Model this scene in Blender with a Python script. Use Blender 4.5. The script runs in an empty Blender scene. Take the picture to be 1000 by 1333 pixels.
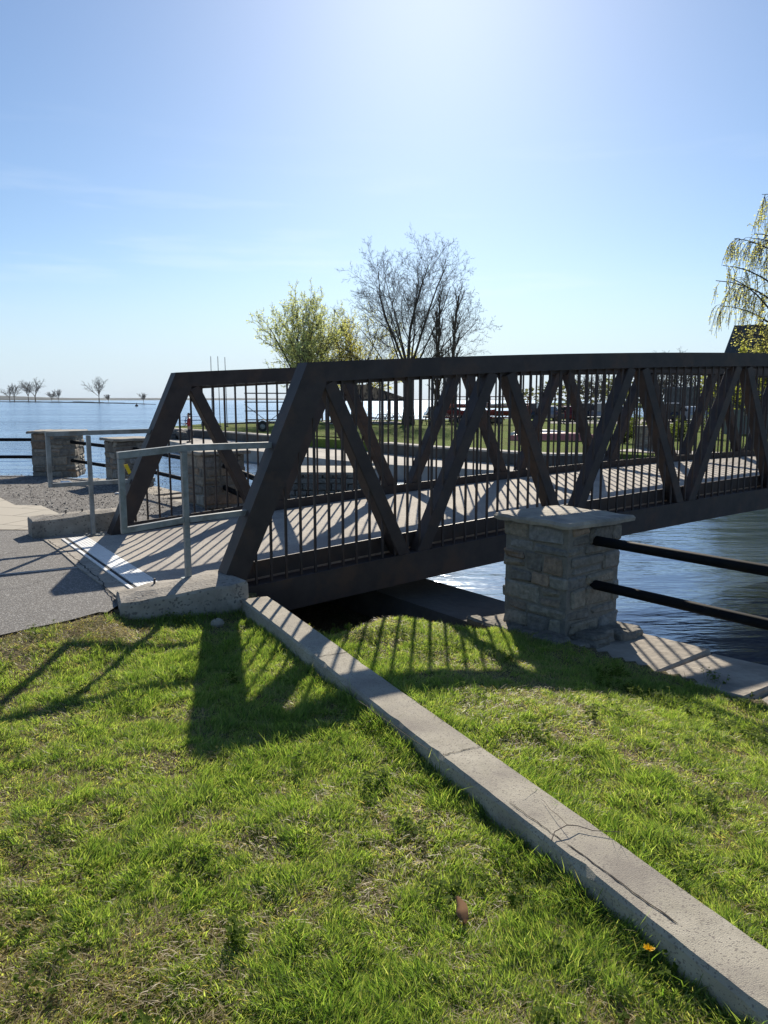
import bpy, math, random
import numpy as np
from mathutils import Vector, Matrix
R = math.radians
sc = bpy.context.scene
COL = sc.collection

# ------------------------------------------------------------------ camera
EYE = 1.5
cam_d = bpy.data.cameras.new('camera')
cam = bpy.data.objects.new('camera', cam_d); COL.objects.link(cam)
cam.location = (0, 0, EYE)
cam.rotation_euler = (R(90 - 8.3), 0, 0)
cam_d.sensor_fit = 'HORIZONTAL'; cam_d.sensor_width = 36; cam_d.lens = 36.0
cam_d.clip_start = 0.05; cam_d.clip_end = 40000
sc.camera = cam

# ------------------------------------------------------------------ light
SUN_EL, SUN_AZ = R(30.4), R(3.6)
w = bpy.data.worlds.new('World'); sc.world = w; w.use_nodes = True
nt = w.node_tree; nt.nodes.clear()
out = nt.nodes.new('ShaderNodeOutputWorld'); bg = nt.nodes.new('ShaderNodeBackground')
sky = nt.nodes.new('ShaderNodeTexSky'); sky.sky_type = 'NISHITA'; sky.sun_disc = False
sky.sun_elevation = SUN_EL; sky.sun_rotation = SUN_AZ
sky.altitude = 0; sky.air_density = 1.0; sky.dust_density = 0.35; sky.ozone_density = 4.0
bg.inputs['Strength'].default_value = 0.108
# thin cirrus wisps high in the sky
tc = nt.nodes.new('ShaderNodeTexCoord'); mp = nt.nodes.new('ShaderNodeMapping')
mp.inputs['Scale'].default_value = (2.2, 2.2, 22.0); mp.inputs['Rotation'].default_value = (0, R(4), 0)
nz = nt.nodes.new('ShaderNodeTexNoise'); nz.inputs['Scale'].default_value = 1.6
nz.inputs['Detail'].default_value = 5; nz.inputs['Roughness'].default_value = 0.55
rmp = nt.nodes.new('ShaderNodeValToRGB')
rmp.color_ramp.elements[0].position = 0.56; rmp.color_ramp.elements[0].color = (0, 0, 0, 1)
rmp.color_ramp.elements[1].position = 0.80; rmp.color_ramp.elements[1].color = (0.3, 0.3, 0.3, 1)
sep = nt.nodes.new('ShaderNodeSeparateXYZ'); msk = nt.nodes.new('ShaderNodeMapRange')
msk.inputs['From Min'].default_value = 0.0; msk.inputs['From Max'].default_value = 0.10
m2 = nt.nodes.new('ShaderNodeMapRange'); m2.inputs['From Min'].default_value = 0.34; m2.inputs['From Max'].default_value = 0.16
mul = nt.nodes.new('ShaderNodeMath'); mul.operation = 'MULTIPLY'
mul2 = nt.nodes.new('ShaderNodeMath'); mul2.operation = 'MULTIPLY'
mix = nt.nodes.new('ShaderNodeMix'); mix.data_type = 'RGBA'
L = nt.links.new
L(tc.outputs['Generated'], mp.inputs['Vector']); L(mp.outputs[0], nz.inputs['Vector']); L(nz.outputs['Fac'], rmp.inputs[0])
L(tc.outputs['Generated'], sep.inputs[0]); L(sep.outputs['Z'], msk.inputs['Value']); L(sep.outputs['Z'], m2.inputs['Value'])
L(msk.outputs[0], mul.inputs[0]); L(m2.outputs[0], mul.inputs[1]); L(mul.outputs[0], mul2.inputs[0]); L(rmp.outputs[0], mul2.inputs[1])
L(mul2.outputs[0], mix.inputs['Factor']); tint = nt.nodes.new('ShaderNodeMix'); tint.data_type = 'RGBA'; tint.blend_type = 'MULTIPLY'; tint.inputs['Factor'].default_value = 1.0; tint.inputs['B'].default_value = (0.62, 0.65, 0.675, 1)
L(sky.outputs[0], tint.inputs['A']); L(tint.outputs['Result'], mix.inputs['A']); mix.inputs['B'].default_value = (6.2, 6.7, 7.2, 1)
hz_r = nt.nodes.new('ShaderNodeMapRange'); hz_r.inputs['From Min'].default_value = -0.02; hz_r.inputs['From Max'].default_value = 0.20
hz_r.inputs['To Min'].default_value = 0.85; hz_r.inputs['To Max'].default_value = 0.0; hz_r.interpolation_type = 'SMOOTHERSTEP'
mixh = nt.nodes.new('ShaderNodeMix'); mixh.data_type = 'RGBA'; mixh.inputs['B'].default_value = (3.8, 4.75, 5.7, 1)
L(sep.outputs['Z'], hz_r.inputs['Value']); L(hz_r.outputs[0], mixh.inputs['Factor']); L(mix.outputs['Result'], mixh.inputs['A']); L(mixh.outputs['Result'], bg.inputs['Color']); L(bg.outputs[0], out.inputs['Surface'])

sun_d = bpy.data.lights.new('sun', 'SUN'); sun_d.energy = 4.6; sun_d.angle = R(0.53); sun_d.color = (1.0, 0.91, 0.77)
sun = bpy.data.objects.new('sun', sun_d); COL.objects.link(sun)
sd = Vector((math.sin(SUN_AZ) * math.cos(SUN_EL), math.cos(SUN_AZ) * math.cos(SUN_EL), math.sin(SUN_EL)))
sun.rotation_euler = sd.to_track_quat('Z', 'Y').to_euler(); sun.location = (0, 20, 30)
sc.view_settings.view_transform = 'Standard'; sc.view_settings.look = 'None'
sc.view_settings.exposure = 0.63; sc.view_settings.gamma = 1.0
try: sc.view_settings.use_curve_mapping = False
except Exception: pass
sc.cycles.max_bounces = 8; sc.cycles.transparent_max_bounces = 8

# ------------------------------------------------------------------ frame of the place
TH = R(8.3)
def at(u, v, z):                       # where a point of the photo (1000 x 1333) meets height z
    a = (u - 500) / 1000.; c = (v - 666.5) / 1000.
    d = (a, math.cos(TH) - c * math.sin(TH), -(math.sin(TH) + c * math.cos(TH)))
    t = (z - EYE) / d[2]
    return Vector((d[0] * t, d[1] * t, z))
HD = R(33.5)
AX = Vector((math.cos(HD), math.sin(HD), 0)); NM = Vector((-math.sin(HD), math.cos(HD), 0))
A0 = Vector((-1.33, 6.15, 0)); UP = Vector((0, 0, 1))
def T(s, n, z): return A0 + AX * s + NM * n + UP * z
def camber(s): return 0.0695 * s - 0.00304 * s * s
WD = Vector((-0.61, 0.7924, 0)).normalized()         # along the channel wall, away from the camera
WQ = Vector((WD.y, -WD.x, 0))                        # across it, towards the water
P4 = Vector((1.47, 6.24, 0))
WATER = -1.5

# ------------------------------------------------------------------ helpers
def frame(d, up=UP):
    d = d.normalized()
    x = d.cross(up)
    if x.length < 1e-4: x = d.cross(Vector((1, 0, 0)))
    x.normalize(); y = x.cross(d).normalized()
    return x, y
class MB:
    def __init__(s): s.v = []; s.f = []; s.c = None
    def add(s, vs, fs):
        b = len(s.v); s.v += [tuple(p) for p in vs]; s.f += [tuple(b + i for i in f) for f in fs]; return s
    def box(s, c, sx, sy, sz, X=Vector((1, 0, 0)), Y=Vector((0, 1, 0)), Z=UP, b=0.0, jit=0.0, rnd=random):
        c = Vector(c); hx, hy, hz = sx / 2, sy / 2, sz / 2
        if b <= 0:
            vs = []
            for k in (-1, 1):
                for (i, j) in ((-1, -1), (1, -1), (1, 1), (-1, 1)):
                    p = c + X * (i * hx) + Y * (j * hy) + Z * (k * hz)
                    if jit: p = p + Vector((rnd.uniform(-jit, jit), rnd.uniform(-jit, jit), rnd.uniform(-jit, jit)))
                    vs.append(p)
            s.add(vs, [(3, 2, 1, 0), (4, 5, 6, 7), (0, 1, 5, 4), (1, 2, 6, 5), (2, 3, 7, 6), (3, 0, 4, 7)])
            return s
        # chamfered box: 24 vertices
        vs = []; idx = {}
        for i in (-1, 1):
            for j in (-1, 1):
                for k in (-1, 1):
                    jj = Vector((rnd.uniform(-jit, jit), rnd.uniform(-jit, jit), rnd.uniform(-jit, jit))) if jit else Vector((0, 0, 0))
                    for a in range(3):
                        e = [hx - b, hy - b, hz - b]; e[a] += b
                        p = c + X * (i * e[0]) + Y * (j * e[1]) + Z * (k * e[2]) + jj
                        idx[(i, j, k, a)] = len(vs); vs.append(p)
        fs = []
        for a in range(3):
            o1, o2 = [q for q in range(3) if q != a]
            for sg in (-1, 1):
                q = []
                for (u, v) in ((-1, -1), (1, -1), (1, 1), (-1, 1)):
                    key = [0, 0, 0]; key[a] = sg; key[o1] = u; key[o2] = v; q.append(idx[(*key, a)])
                if (sg == 1) == (a == 1): q.reverse()
                fs.append(tuple(q))
        for a in range(3):                       # edges along axis a
            o1, o2 = [q for q in range(3) if q != a]
            for u in (-1, 1):
                for v in (-1, 1):
                    def K(t, w_): key = [0, 0, 0]; key[a] = t; key[o1] = u; key[o2] = v; return idx[(*key, w_)]
                    q = [K(-1, o1), K(1, o1), K(1, o2), K(-1, o2)]
                    if (u * v == 1) == (a != 1): q.reverse()
                    fs.append(tuple(q))
        for i in (-1, 1):
            for j in (-1, 1):
                for k in (-1, 1):
                    q = [idx[(i, j, k, 0)], idx[(i, j, k, 1)], idx[(i, j, k, 2)]]
                    if i * j * k < 0: q.reverse()
                    fs.append(tuple(q))
        s.add(vs, fs); return s
    def bar(s, p0, p1, wx, wy, side=None, b=0.0):      # box along p0-p1, wx measured along 'side'
        p0 = Vector(p0); p1 = Vector(p1); d = (p1 - p0)
        Zd = d.normalized()
        if side is None: X, Y = frame(Zd)
        else:
            X = (side - Zd * side.dot(Zd)).normalized(); Y = Zd.cross(X).normalized()
        return s.box((p0 + p1) / 2, wx, wy, d.length, X, Y, Zd, b)
    def sweep(s, pts, side, wx, wy, cap=True):         # rectangular section swept along pts
        vs = []
        n = len(pts)
        for i, p in enumerate(pts):
            d = (pts[min(i + 1, n - 1)] - pts[max(i - 1, 0)]).normalized()
            Y = side.cross(d).normalized()
            for (a, b_) in ((-1, -1), (1, -1), (1, 1), (-1, 1)): vs.append(p + side * (a * wx / 2) + Y * (b_ * wy / 2))
        fs = []
        for i in range(n - 1):
            for k in range(4):
                a = 4 * i + k; b_ = 4 * i + (k + 1) % 4
                fs.append((a, b_, b_ + 4, a + 4))
        if cap: fs += [(3, 2, 1, 0), (4 * n - 4, 4 * n - 3, 4 * n - 2, 4 * n - 1)]
        return s.add(vs, fs)
    def tube(s, pts, rad, n=6, cap=True):
        pts = [Vector(p) for p in pts]
        if not isinstance(rad, (list, tuple)): rad = [rad] * len(pts)
        vs = []; fs = []; m = len(pts); X = None
        for i, p in enumerate(pts):
            d = (pts[min(i + 1, m - 1)] - pts[max(i - 1, 0)])
            d = d.normalized() if d.length > 1e-9 else UP
            if X is None: X, Y = frame(d)
            else:
                X = (X - d * X.dot(d)); X = X.normalized() if X.length > 1e-6 else frame(d)[0]; Y = X.cross(d)
            for k in range(n):
                t = 2 * math.pi * k / n
                vs.append(p + (X * math.cos(t) + Y * math.sin(t)) * rad[i])
        for i in range(m - 1):
            for k in range(n):
                a = i * n + k; b_ = i * n + (k + 1) % n
                fs.append((a, b_, b_ + n, a + n))
        if cap: fs += [tuple(range(n - 1, -1, -1)), tuple((m - 1) * n + k for k in range(n))]
        return s.add(vs, fs)
    def prism(s, poly, ext):                            # polygon points + extrusion vector
        n = len(poly); vs = [Vector(p) for p in poly] + [Vector(p) + ext for p in poly]
        nrm = Vector((0, 0, 0))
        for i in range(n): nrm += Vector(poly[i]).cross(Vector(poly[(i + 1) % n]))
        if nrm.dot(ext) > 0: vs = [Vector(p) for p in reversed(poly)] + [Vector(p) + ext for p in reversed(poly)]
        fs = [tuple(range(n)), tuple(range(2 * n - 1, n - 1, -1))]
        for i in range(n): fs.append((i, i + n, (i + 1) % n + n, (i + 1) % n))
        return s.add(vs, fs)
    def lathe(s, c, prof, n=12, X=Vector((1, 0, 0)), Y=Vector((0, 1, 0)), Z=UP):
        vs = []; fs = []; c = Vector(c)
        for (r, z) in prof:
            for k in range(n):
                t = 2 * math.pi * k / n; vs.append(c + X * (r * math.cos(t)) + Y * (r * math.sin(t)) + Z * z)
        for i in range(len(prof) - 1):
            for k in range(n):
                a = i * n + k; b_ = i * n + (k + 1) % n; fs.append((a, b_, b_ + n, a + n))
        fs += [tuple(range(n - 1, -1, -1)), tuple((len(prof) - 1) * n + k for k in range(n))]
        return s.add(vs, fs)
    def build(s, name, mat, parent=None, smooth=False, loc=None):
        me = bpy.data.meshes.new(name); o = bpy.data.objects.new(name, me); COL.objects.link(o)
        vs = s.v
        if parent is not None:
            inv = parent.matrix_basis.inverted(); q = parent.parent
            if q is not None: inv = inv @ q.matrix_basis.inverted()
            vs = [tuple(inv @ Vector(p)) for p in vs]; o.parent = parent
        elif loc is not None:
            lv = Vector(loc); vs = [tuple(Vector(p) - lv) for p in vs]; o.location = lv
        me.from_pydata(vs, [], s.f); me.update()
        if smooth: me.polygons.foreach_set('use_smooth', [True] * len(me.polygons))
        for m in (mat if isinstance(mat, list) else [mat]): me.materials.append(m)
        return o
def tag(o, label=None, cat=None, group=None, kind=None):
    if label: o['label'] = label
    if cat: o['category'] = cat
    if group: o['group'] = group
    if kind: o['kind'] = kind
    return o
def empty(name, loc, rz=0.0, label=None, cat=None, group=None):
    o = bpy.data.objects.new(name, None); COL.objects.link(o); o.empty_display_size = 0.2
    o.matrix_basis = Matrix.Translation(Vector(loc)) @ Matrix.Rotation(rz, 4, 'Z')
    return tag(o, label, cat, group)
def children(o): return [c for c in bpy.data.objects if c.parent is o]
def copy_tree(o, parent=None):
    c = o.copy(); COL.objects.link(c)
    if parent is not None: c.parent = parent
    for ch in children(o): copy_tree(ch, c)
    return c
def relocate(o, loc, rz=0.0, sc_=1.0):
    o.matrix_basis = Matrix.Translation(Vector(loc)) @ Matrix.Rotation(rz, 4, 'Z') @ Matrix.Diagonal((sc_, sc_, sc_, 1))

# value noise in numpy
_rng = np.random.default_rng(7); _LAT = _rng.random((256, 256))
def vnoise(x, y):
    xi = np.floor(x).astype(int); yi = np.floor(y).astype(int); fx = x - xi; fy = y - yi
    fx = fx * fx * (3 - 2 * fx); fy = fy * fy * (3 - 2 * fy)
    a = _LAT[xi % 256, yi % 256]; b = _LAT[(xi + 1) % 256, yi % 256]; c = _LAT[xi % 256, (yi + 1) % 256]; d = _LAT[(xi + 1) % 256, (yi + 1) % 256]
    return (a * (1 - fx) + b * fx) * (1 - fy) + (c * (1 - fx) + d * fx) * fy
def fbm(x, y, o=4):
    s = 0; a = 0.5; t = 0
    for k in range(o): s = s + a * vnoise(x * 2 ** k + 17.3 * k, y * 2 ** k - 9.1 * k); t += a; a *= .5
    return s / t

# ------------------------------------------------------------------ materials
def new_mat(name):
    m = bpy.data.materials.new(name); m.use_nodes = True; n = m.node_tree
    return m, n, n.nodes['Principled BSDF'], n.links.new
def noisy(name, c0, c1, scale=8, rough=0.8, bump=0.2, bscale=60, metal=0.0, c2=None, s2=1.3, detail=5, dist=0.02, spec=0.5, speck=None, obj=True):
    m, n, p, L = new_mat(name)
    tc = n.nodes.new('ShaderNodeTexCoord'); co = tc.outputs['Object']
    a = n.nodes.new('ShaderNodeTexNoise'); a.inputs['Scale'].default_value = scale; a.inputs['Detail'].default_value = detail; a.inputs['Roughness'].default_value = .6
    L(co, a.inputs['Vector'])
    r = n.nodes.new('ShaderNodeValToRGB'); r.color_ramp.elements[0].position = .3; r.color_ramp.elements[1].position = .7
    r.color_ramp.elements[0].color = (*c0, 1); r.color_ramp.elements[1].color = (*c1, 1)
    L(a.outputs['Fac'], r.inputs[0]); col = r.outputs[0]
    if c2 is not None:
        a2 = n.nodes.new('ShaderNodeTexNoise'); a2.inputs['Scale'].default_value = s2; a2.inputs['Detail'].default_value = 6; a2.inputs['Roughness'].default_value = .65; L(co, a2.inputs['Vector'])
        r2 = n.nodes.new('ShaderNodeValToRGB'); r2.color_ramp.elements[0].position = .48; r2.color_ramp.elements[1].position = .64
        L(a2.outputs['Fac'], r2.inputs[0])
        mx = n.nodes.new('ShaderNodeMix'); mx.data_type = 'RGBA'; L(r2.outputs[0], mx.inputs['Factor']); L(col, mx.inputs['A']); mx.inputs['B'].default_value = (*c2, 1); col = mx.outputs['Result']
    if speck is not None:                      # (colour, scale, amount)
        v = n.nodes.new('ShaderNodeTexVoronoi'); v.inputs['Scale'].default_value = speck[1]; L(co, v.inputs['Vector'])
        sp = n.nodes.new('ShaderNodeSeparateColor'); L(v.outputs['Color'], sp.inputs[0])
        cr = n.nodes.new('ShaderNodeMath'); cr.operation = 'GREATER_THAN'; cr.inputs[1].default_value = 1 - speck[2]; L(sp.outputs[0], cr.inputs[0])
        mx = n.nodes.new('ShaderNodeMix'); mx.data_type = 'RGBA'; L(cr.outputs[0], mx.inputs['Factor']); L(col, mx.inputs['A']); mx.inputs['B'].default_value = (*speck[0], 1); col = mx.outputs['Result']
    L(col, p.inputs['Base Color'])
    p.inputs['Roughness'].default_value = rough; p.inputs['Metallic'].default_value = metal; p.inputs['Specular IOR Level'].default_value = spec
    if bump:
        b = n.nodes.new('ShaderNodeBump'); b.inputs['Strength'].default_value = bump; b.inputs['Distance'].default_value = dist
        a3 = n.nodes.new('ShaderNodeTexNoise'); a3.inputs['Scale'].default_value = bscale; a3.inputs['Detail'].default_value = 4; L(co, a3.inputs['Vector'])
        L(a3.outputs['Fac'], b.inputs['Height']); L(b.outputs[0], p.inputs['Normal'])
    return m
def attr_mat(name, rough=0.85, bump=0.5, bscale=45, dist=0.015, mul=0.45, trans=0.0, spec=0.3, nscale=25):
    m, n, p, L = new_mat(name)
    at_ = n.nodes.new('ShaderNodeAttribute'); at_.attribute_name = 'col'
    tc = n.nodes.new('ShaderNodeTexCoord')
    a = n.nodes.new('ShaderNodeTexNoise'); a.inputs['Scale'].default_value = nscale; a.inputs['Detail'].default_value = 6; a.inputs['Roughness'].default_value = .7; L(tc.outputs['Object'], a.inputs['Vector'])
    mr = n.nodes.new('ShaderNodeMapRange'); mr.inputs['From Min'].default_value = .25; mr.inputs['From Max'].default_value = .75; mr.inputs['To Min'].default_value = 1 - mul; mr.inputs['To Max'].default_value = 1 + mul
    L(a.outputs['Fac'], mr.inputs['Value'])
    vm = n.nodes.new('ShaderNodeVectorMath'); vm.operation = 'SCALE'; L(at_.outputs['Color'], vm.inputs[0]); L(mr.outputs[0], vm.inputs['Scale'])
    L(vm.outputs[0], p.inputs['Base Color']); p.inputs['Roughness'].default_value = rough; p.inputs['Specular IOR Level'].default_value = spec
    if bump:
        b = n.nodes.new('ShaderNodeBump'); b.inputs['Strength'].default_value = bump; b.inputs['Distance'].default_value = dist
        a3 = n.nodes.new('ShaderNodeTexNoise'); a3.inputs['Scale'].default_value = bscale; a3.inputs['Detail'].default_value = 6; L(tc.outputs['Object'], a3.inputs['Vector'])
        L(a3.outputs['Fac'], b.inputs['Height']); L(b.outputs[0], p.inputs['Normal'])
    return m
def leaf_mat(name, rough=0.5, trans=0.5, mulc=(1.6, 1.5, 0.7), attr=True, colr=(0.1, 0.14, 0.03), spec=0.3):
    m, n, p, L = new_mat(name)
    o = n.nodes['Material Output']
    if attr:
        a = n.nodes.new('ShaderNodeAttribute'); a.attribute_name = 'col'; src = a.outputs['Color']
    else:
        a = n.nodes.new('ShaderNodeRGB'); a.outputs[0].default_value = (*colr, 1); src = a.outputs[0]
    L(src, p.inputs['Base Color']); p.inputs['Roughness'].default_value = rough; p.inputs['Specular IOR Level'].default_value = spec
    t = n.nodes.new('ShaderNodeBsdfTranslucent'); vm = n.nodes.new('ShaderNodeVectorMath'); vm.operation = 'MULTIPLY'; vm.inputs[1].default_value = mulc
    L(src, vm.inputs[0]); L(vm.outputs[0], t.inputs['Color'])
    mx = n.nodes.new('ShaderNodeMixShader'); mx.inputs[0].default_value = trans; L(p.outputs[0], mx.inputs[1]); L(t.outputs[0], mx.inputs[2]); L(mx.outputs[0], o.inputs['Surface'])
    return m
def plain(name, c, rough=0.6, metal=0.0, spec=0.5):
    m, n, p, L = new_mat(name); p.inputs['Base Color'].default_value = (*c, 1); p.inputs['Roughness'].default_value = rough
    p.inputs['Metallic'].default_value = metal; p.inputs['Specular IOR Level'].default_value = spec; return m
def set_col(o, cols, dom='POINT'):
    ca = o.data.color_attributes.new('col', 'FLOAT_COLOR', dom)
    arr = np.ones((len(cols), 4), dtype=np.float32); arr[:, :3] = cols; ca.data.foreach_set('color', arr.ravel())

M = {}
M['bridge'] = noisy('weathered_steel', (0.034, 0.027, 0.025), (0.060, 0.046, 0.041), scale=5, rough=0.55, bump=0.10, bscale=120, c2=(0.080, 0.050, 0.036), s2=2.2, dist=0.004, spec=0.3)
M['galv'] = noisy('galvanised_steel', (0.20, 0.22, 0.22), (0.30, 0.32, 0.32), scale=14, rough=0.5, bump=0.05, bscale=90, metal=0.35, dist=0.003, c2=(0.16, 0.16, 0.15), s2=5)
M['deck'] = noisy('deck_concrete', (0.36, 0.32, 0.265), (0.47, 0.425, 0.36), scale=2.5, rough=0.9, bump=0.35, bscale=90, c2=(0.29, 0.26, 0.23), s2=1.1, dist=0.006, speck=((0.24, 0.22, 0.2), 85, 0.12))
M['conc'] = noisy('old_concrete', (0.25, 0.225, 0.19), (0.40, 0.365, 0.31), scale=6, rough=0.93, bump=0.6, bscale=50, c2=(0.19, 0.17, 0.14), s2=2.6, dist=0.012, speck=((0.17, 0.15, 0.13), 70, 0.10))
M['kerb'] = noisy('kerb_concrete', (0.33, 0.30, 0.235), (0.47, 0.43, 0.345), scale=14, rough=0.93, bump=0.5, bscale=260, c2=(0.27, 0.24, 0.20), s2=3.5, dist=0.008, speck=((0.22, 0.195, 0.165), 190, 0.10))
M['asphalt'] = noisy('asphalt', (0.115, 0.108, 0.10), (0.185, 0.175, 0.165), scale=60, rough=0.9, bump=0.9, bscale=110, c2=(0.15, 0.14, 0.128), s2=0.8, dist=0.012, speck=((0.34, 0.33, 0.31), 120, 0.16))
M['gravel'] = noisy('gravel', (0.075, 0.07, 0.065), (0.19, 0.175, 0.16), scale=30, rough=0.95, bump=1.0, bscale=40, c2=(0.12, 0.11, 0.10), s2=1.2, dist=0.03, speck=((0.27, 0.26, 0.24), 28, 0.18))
M['soil'] = noisy('thatch_soil', (0.07, 0.058, 0.032), (0.20, 0.165, 0.095), scale=28, rough=1.0, bump=1.0, bscale=60, c2=(0.085, 0.105, 0.035), s2=3, dist=0.02, speck=((0.22, 0.18, 0.11), 90, 0.12), spec=0.1)
M['walk'] = noisy('quay_concrete', (0.36, 0.33, 0.29), (0.46, 0.43, 0.38), scale=1.5, rough=0.92, bump=0.3, bscale=20, c2=(0.30, 0.28, 0.25), s2=0.5)
M['wallc'] = noisy('wall_concrete', (0.065, 0.063, 0.057), (0.13, 0.122, 0.11), scale=2.5, rough=0.95, bump=0.5, bscale=14, c2=(0.07, 0.068, 0.062), s2=1)  # base tone taken darker to stand in for shade under the bridge
M['lawn'] = noisy('park_lawn', (0.10, 0.15, 0.028), (0.15, 0.20, 0.045), scale=3, rough=1.0, bump=1.0, bscale=12, c2=(0.13, 0.14, 0.045), s2=0.4, dist=0.1, spec=0.05)
M['pipe'] = noisy('black_pipe', (0.006, 0.007, 0.009), (0.012, 0.014, 0.017), scale=9, rough=0.6, bump=0.0, bscale=80, spec=.06, c2=(0.014, 0.013, 0.012), s2=6, dist=0.003)
M['alu'] = noisy('aluminium', (0.58, 0.58, 0.57), (0.72, 0.72, 0.70), scale=10, rough=0.5, bump=0.1, bscale=80, metal=0.6, dist=0.002)
M['stone'] = attr_mat('rubble_stone', nscale=18, mul=0.5, bump=0.9, bscale=30, dist=0.02)
M['mortar'] = noisy('mortar', (0.15, 0.14, 0.12), (0.23, 0.215, 0.185), scale=20, rough=0.95, bump=0.5, bscale=70)
M['cap'] = noisy('cap_stone', (0.25, 0.225, 0.18), (0.40, 0.355, 0.28), scale=6, rough=0.85, bump=0.8, bscale=18, c2=(0.20, 0.185, 0.16), s2=4, dist=0.02)
M['coping'] = noisy('coping_stone', (0.26, 0.225, 0.18), (0.38, 0.335, 0.27), scale=5, rough=0.9, bump=0.8, bscale=16, c2=(0.20, 0.18, 0.15), s2=3, dist=0.02)
M['bark'] = noisy('bark', (0.055, 0.045, 0.036), (0.10, 0.082, 0.066), scale=20, rough=0.95, bump=0.8, bscale=30, dist=0.03)
M['twig_litter'] = noisy('litter_twig', (0.13, 0.10, 0.08), (0.18, 0.14, 0.11), scale=10, rough=0.9, bump=0)
M['twig'] = noisy('twig', (0.065, 0.050, 0.040), (0.105, 0.08, 0.062), scale=10, rough=0.9, bump=0)
M['leaf'] = leaf_mat('spring_leaf', trans=0.6, mulc=(1.8, 1.8, 1.0), rough=.75, spec=.1)
M['grass'] = leaf_mat('grass_blade', trans=0.6, rough=0.45, mulc=(1.6, 1.65, 0.6), spec=0.35)
M['black'] = plain('dark_rubber', (0.02, 0.02, 0.02), 0.8)
M['rail_dark'] = noisy('dark_steel', (0.03, 0.03, 0.035), (0.05, 0.05, 0.055), scale=10, rough=0.5, bump=0)

# ------------------------------------------------------------------ water
def make_water():
    m, n, p, L = new_mat('lake_surface'); n.nodes.remove(p)
    tc = n.nodes.new('ShaderNodeTexCoord')
    def nz(scale, det, ro, sx, sy, rot=-12):
        mp = n.nodes.new('ShaderNodeMapping'); mp.inputs['Scale'].default_value = (sx, sy, 1); mp.inputs['Rotation'].default_value = (0, 0, R(rot))
        a = n.nodes.new('ShaderNodeTexNoise'); a.inputs['Scale'].default_value = scale; a.inputs['Detail'].default_value = det; a.inputs['Roughness'].default_value = ro
        L(tc.outputs['Object'], mp.inputs[0]); L(mp.outputs[0], a.inputs['Vector']); return a.outputs['Fac']
    def bump(h, dist, nrm=None, st=None):
        b = n.nodes.new('ShaderNodeBump'); b.inputs['Distance'].default_value = dist; L(h, b.inputs['Height'])
        if nrm is not None: L(nrm, b.inputs['Normal'])
        if st is not None: L(st, b.inputs['Strength'])
        return b.outputs[0]
    f1 = nz(1.0, 3, 0.5, 1.5, 4.6); f2 = nz(0.22, 2, 0.5, 0.8, 2.4, -20); f4 = nz(4.0, 2, 0.5, 1.2, 3.0, 8)
    f3 = nz(0.03, 3, 0.6, 0.35, 1.8); gm = n.nodes.new('ShaderNodeMapRange'); gm.inputs['From Min'].default_value = .36; gm.inputs['From Max'].default_value = .62; gm.inputs['To Min'].default_value = .35; gm.inputs['To Max'].default_value = 1.0; L(f3, gm.inputs['Value'])
    # the channel is sheltered: its waves are lower than the open lake's
    vs = n.nodes.new('ShaderNodeVectorMath'); vs.operation = 'DISTANCE'; vs.inputs[1].default_value = (6, 14, WATER); L(tc.outputs['Object'], vs.inputs[0])
    sh = n.nodes.new('ShaderNodeMapRange'); sh.inputs['From Min'].default_value = 8; sh.inputs['From Max'].default_value = 45; sh.inputs['To Min'].default_value = .42; sh.inputs['To Max'].default_value = 1.0; L(vs.outputs['Value'], sh.inputs['Value'])
    ml = n.nodes.new('ShaderNodeMath'); ml.operation = 'MULTIPLY'; L(gm.outputs[0], ml.inputs[0]); L(sh.outputs[0], ml.inputs[1])
    nr = bump(f4, 0.010, bump(f1, 0.085, bump(f2, 0.30, None, sh.outputs[0]), ml.outputs[0]), ml.outputs[0])
    fr = n.nodes.new('ShaderNodeFresnel'); fr.inputs['IOR'].default_value = 1.6; L(nr, fr.inputs['Normal'])
    cap = n.nodes.new('ShaderNodeMapRange'); cap.inputs['From Min'].default_value = 0.03; cap.inputs['From Max'].default_value = 0.75; cap.inputs['To Min'].default_value = 0.05; cap.inputs['To Max'].default_value = 0.88; L(fr.outputs[0], cap.inputs['Value'])
    df = n.nodes.new('ShaderNodeBsdfDiffuse'); df.inputs['Color'].default_value = (0.035, 0.06, 0.095, 1)
    gl = n.nodes.new('ShaderNodeBsdfAnisotropic'); gl.inputs['Color'].default_value = (0.76, 0.87, 1.0, 1); gl.inputs['Roughness'].default_value = 0.12
    L(nr, gl.inputs['Normal']); mx = n.nodes.new('ShaderNodeMixShader'); L(cap.outputs[0], mx.inputs[0]); L(df.outputs[0], mx.inputs[1]); L(gl.outputs[0], mx.inputs[2]); L(mx.outputs[0], n.nodes['Material Output'].inputs['Surface'])
    g = MB(); S = 16000
    xs = [-S, -3000, -800, -200, -60, -20, 0, 20, 60, 200, 800, 3000, S]
    for i in range(len(xs)):
        for j in range(len(xs)): g.v.append((xs[i], xs[j] + 20, WATER))
    k = len(xs)
    for i in range(k - 1):
        for j in range(k - 1): g.f.append((i * k + j, (i + 1) * k + j, (i + 1) * k + j + 1, i * k + j + 1))
    o = g.build('water', m); tag(o, kind='structure')
    return o
make_water()

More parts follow.
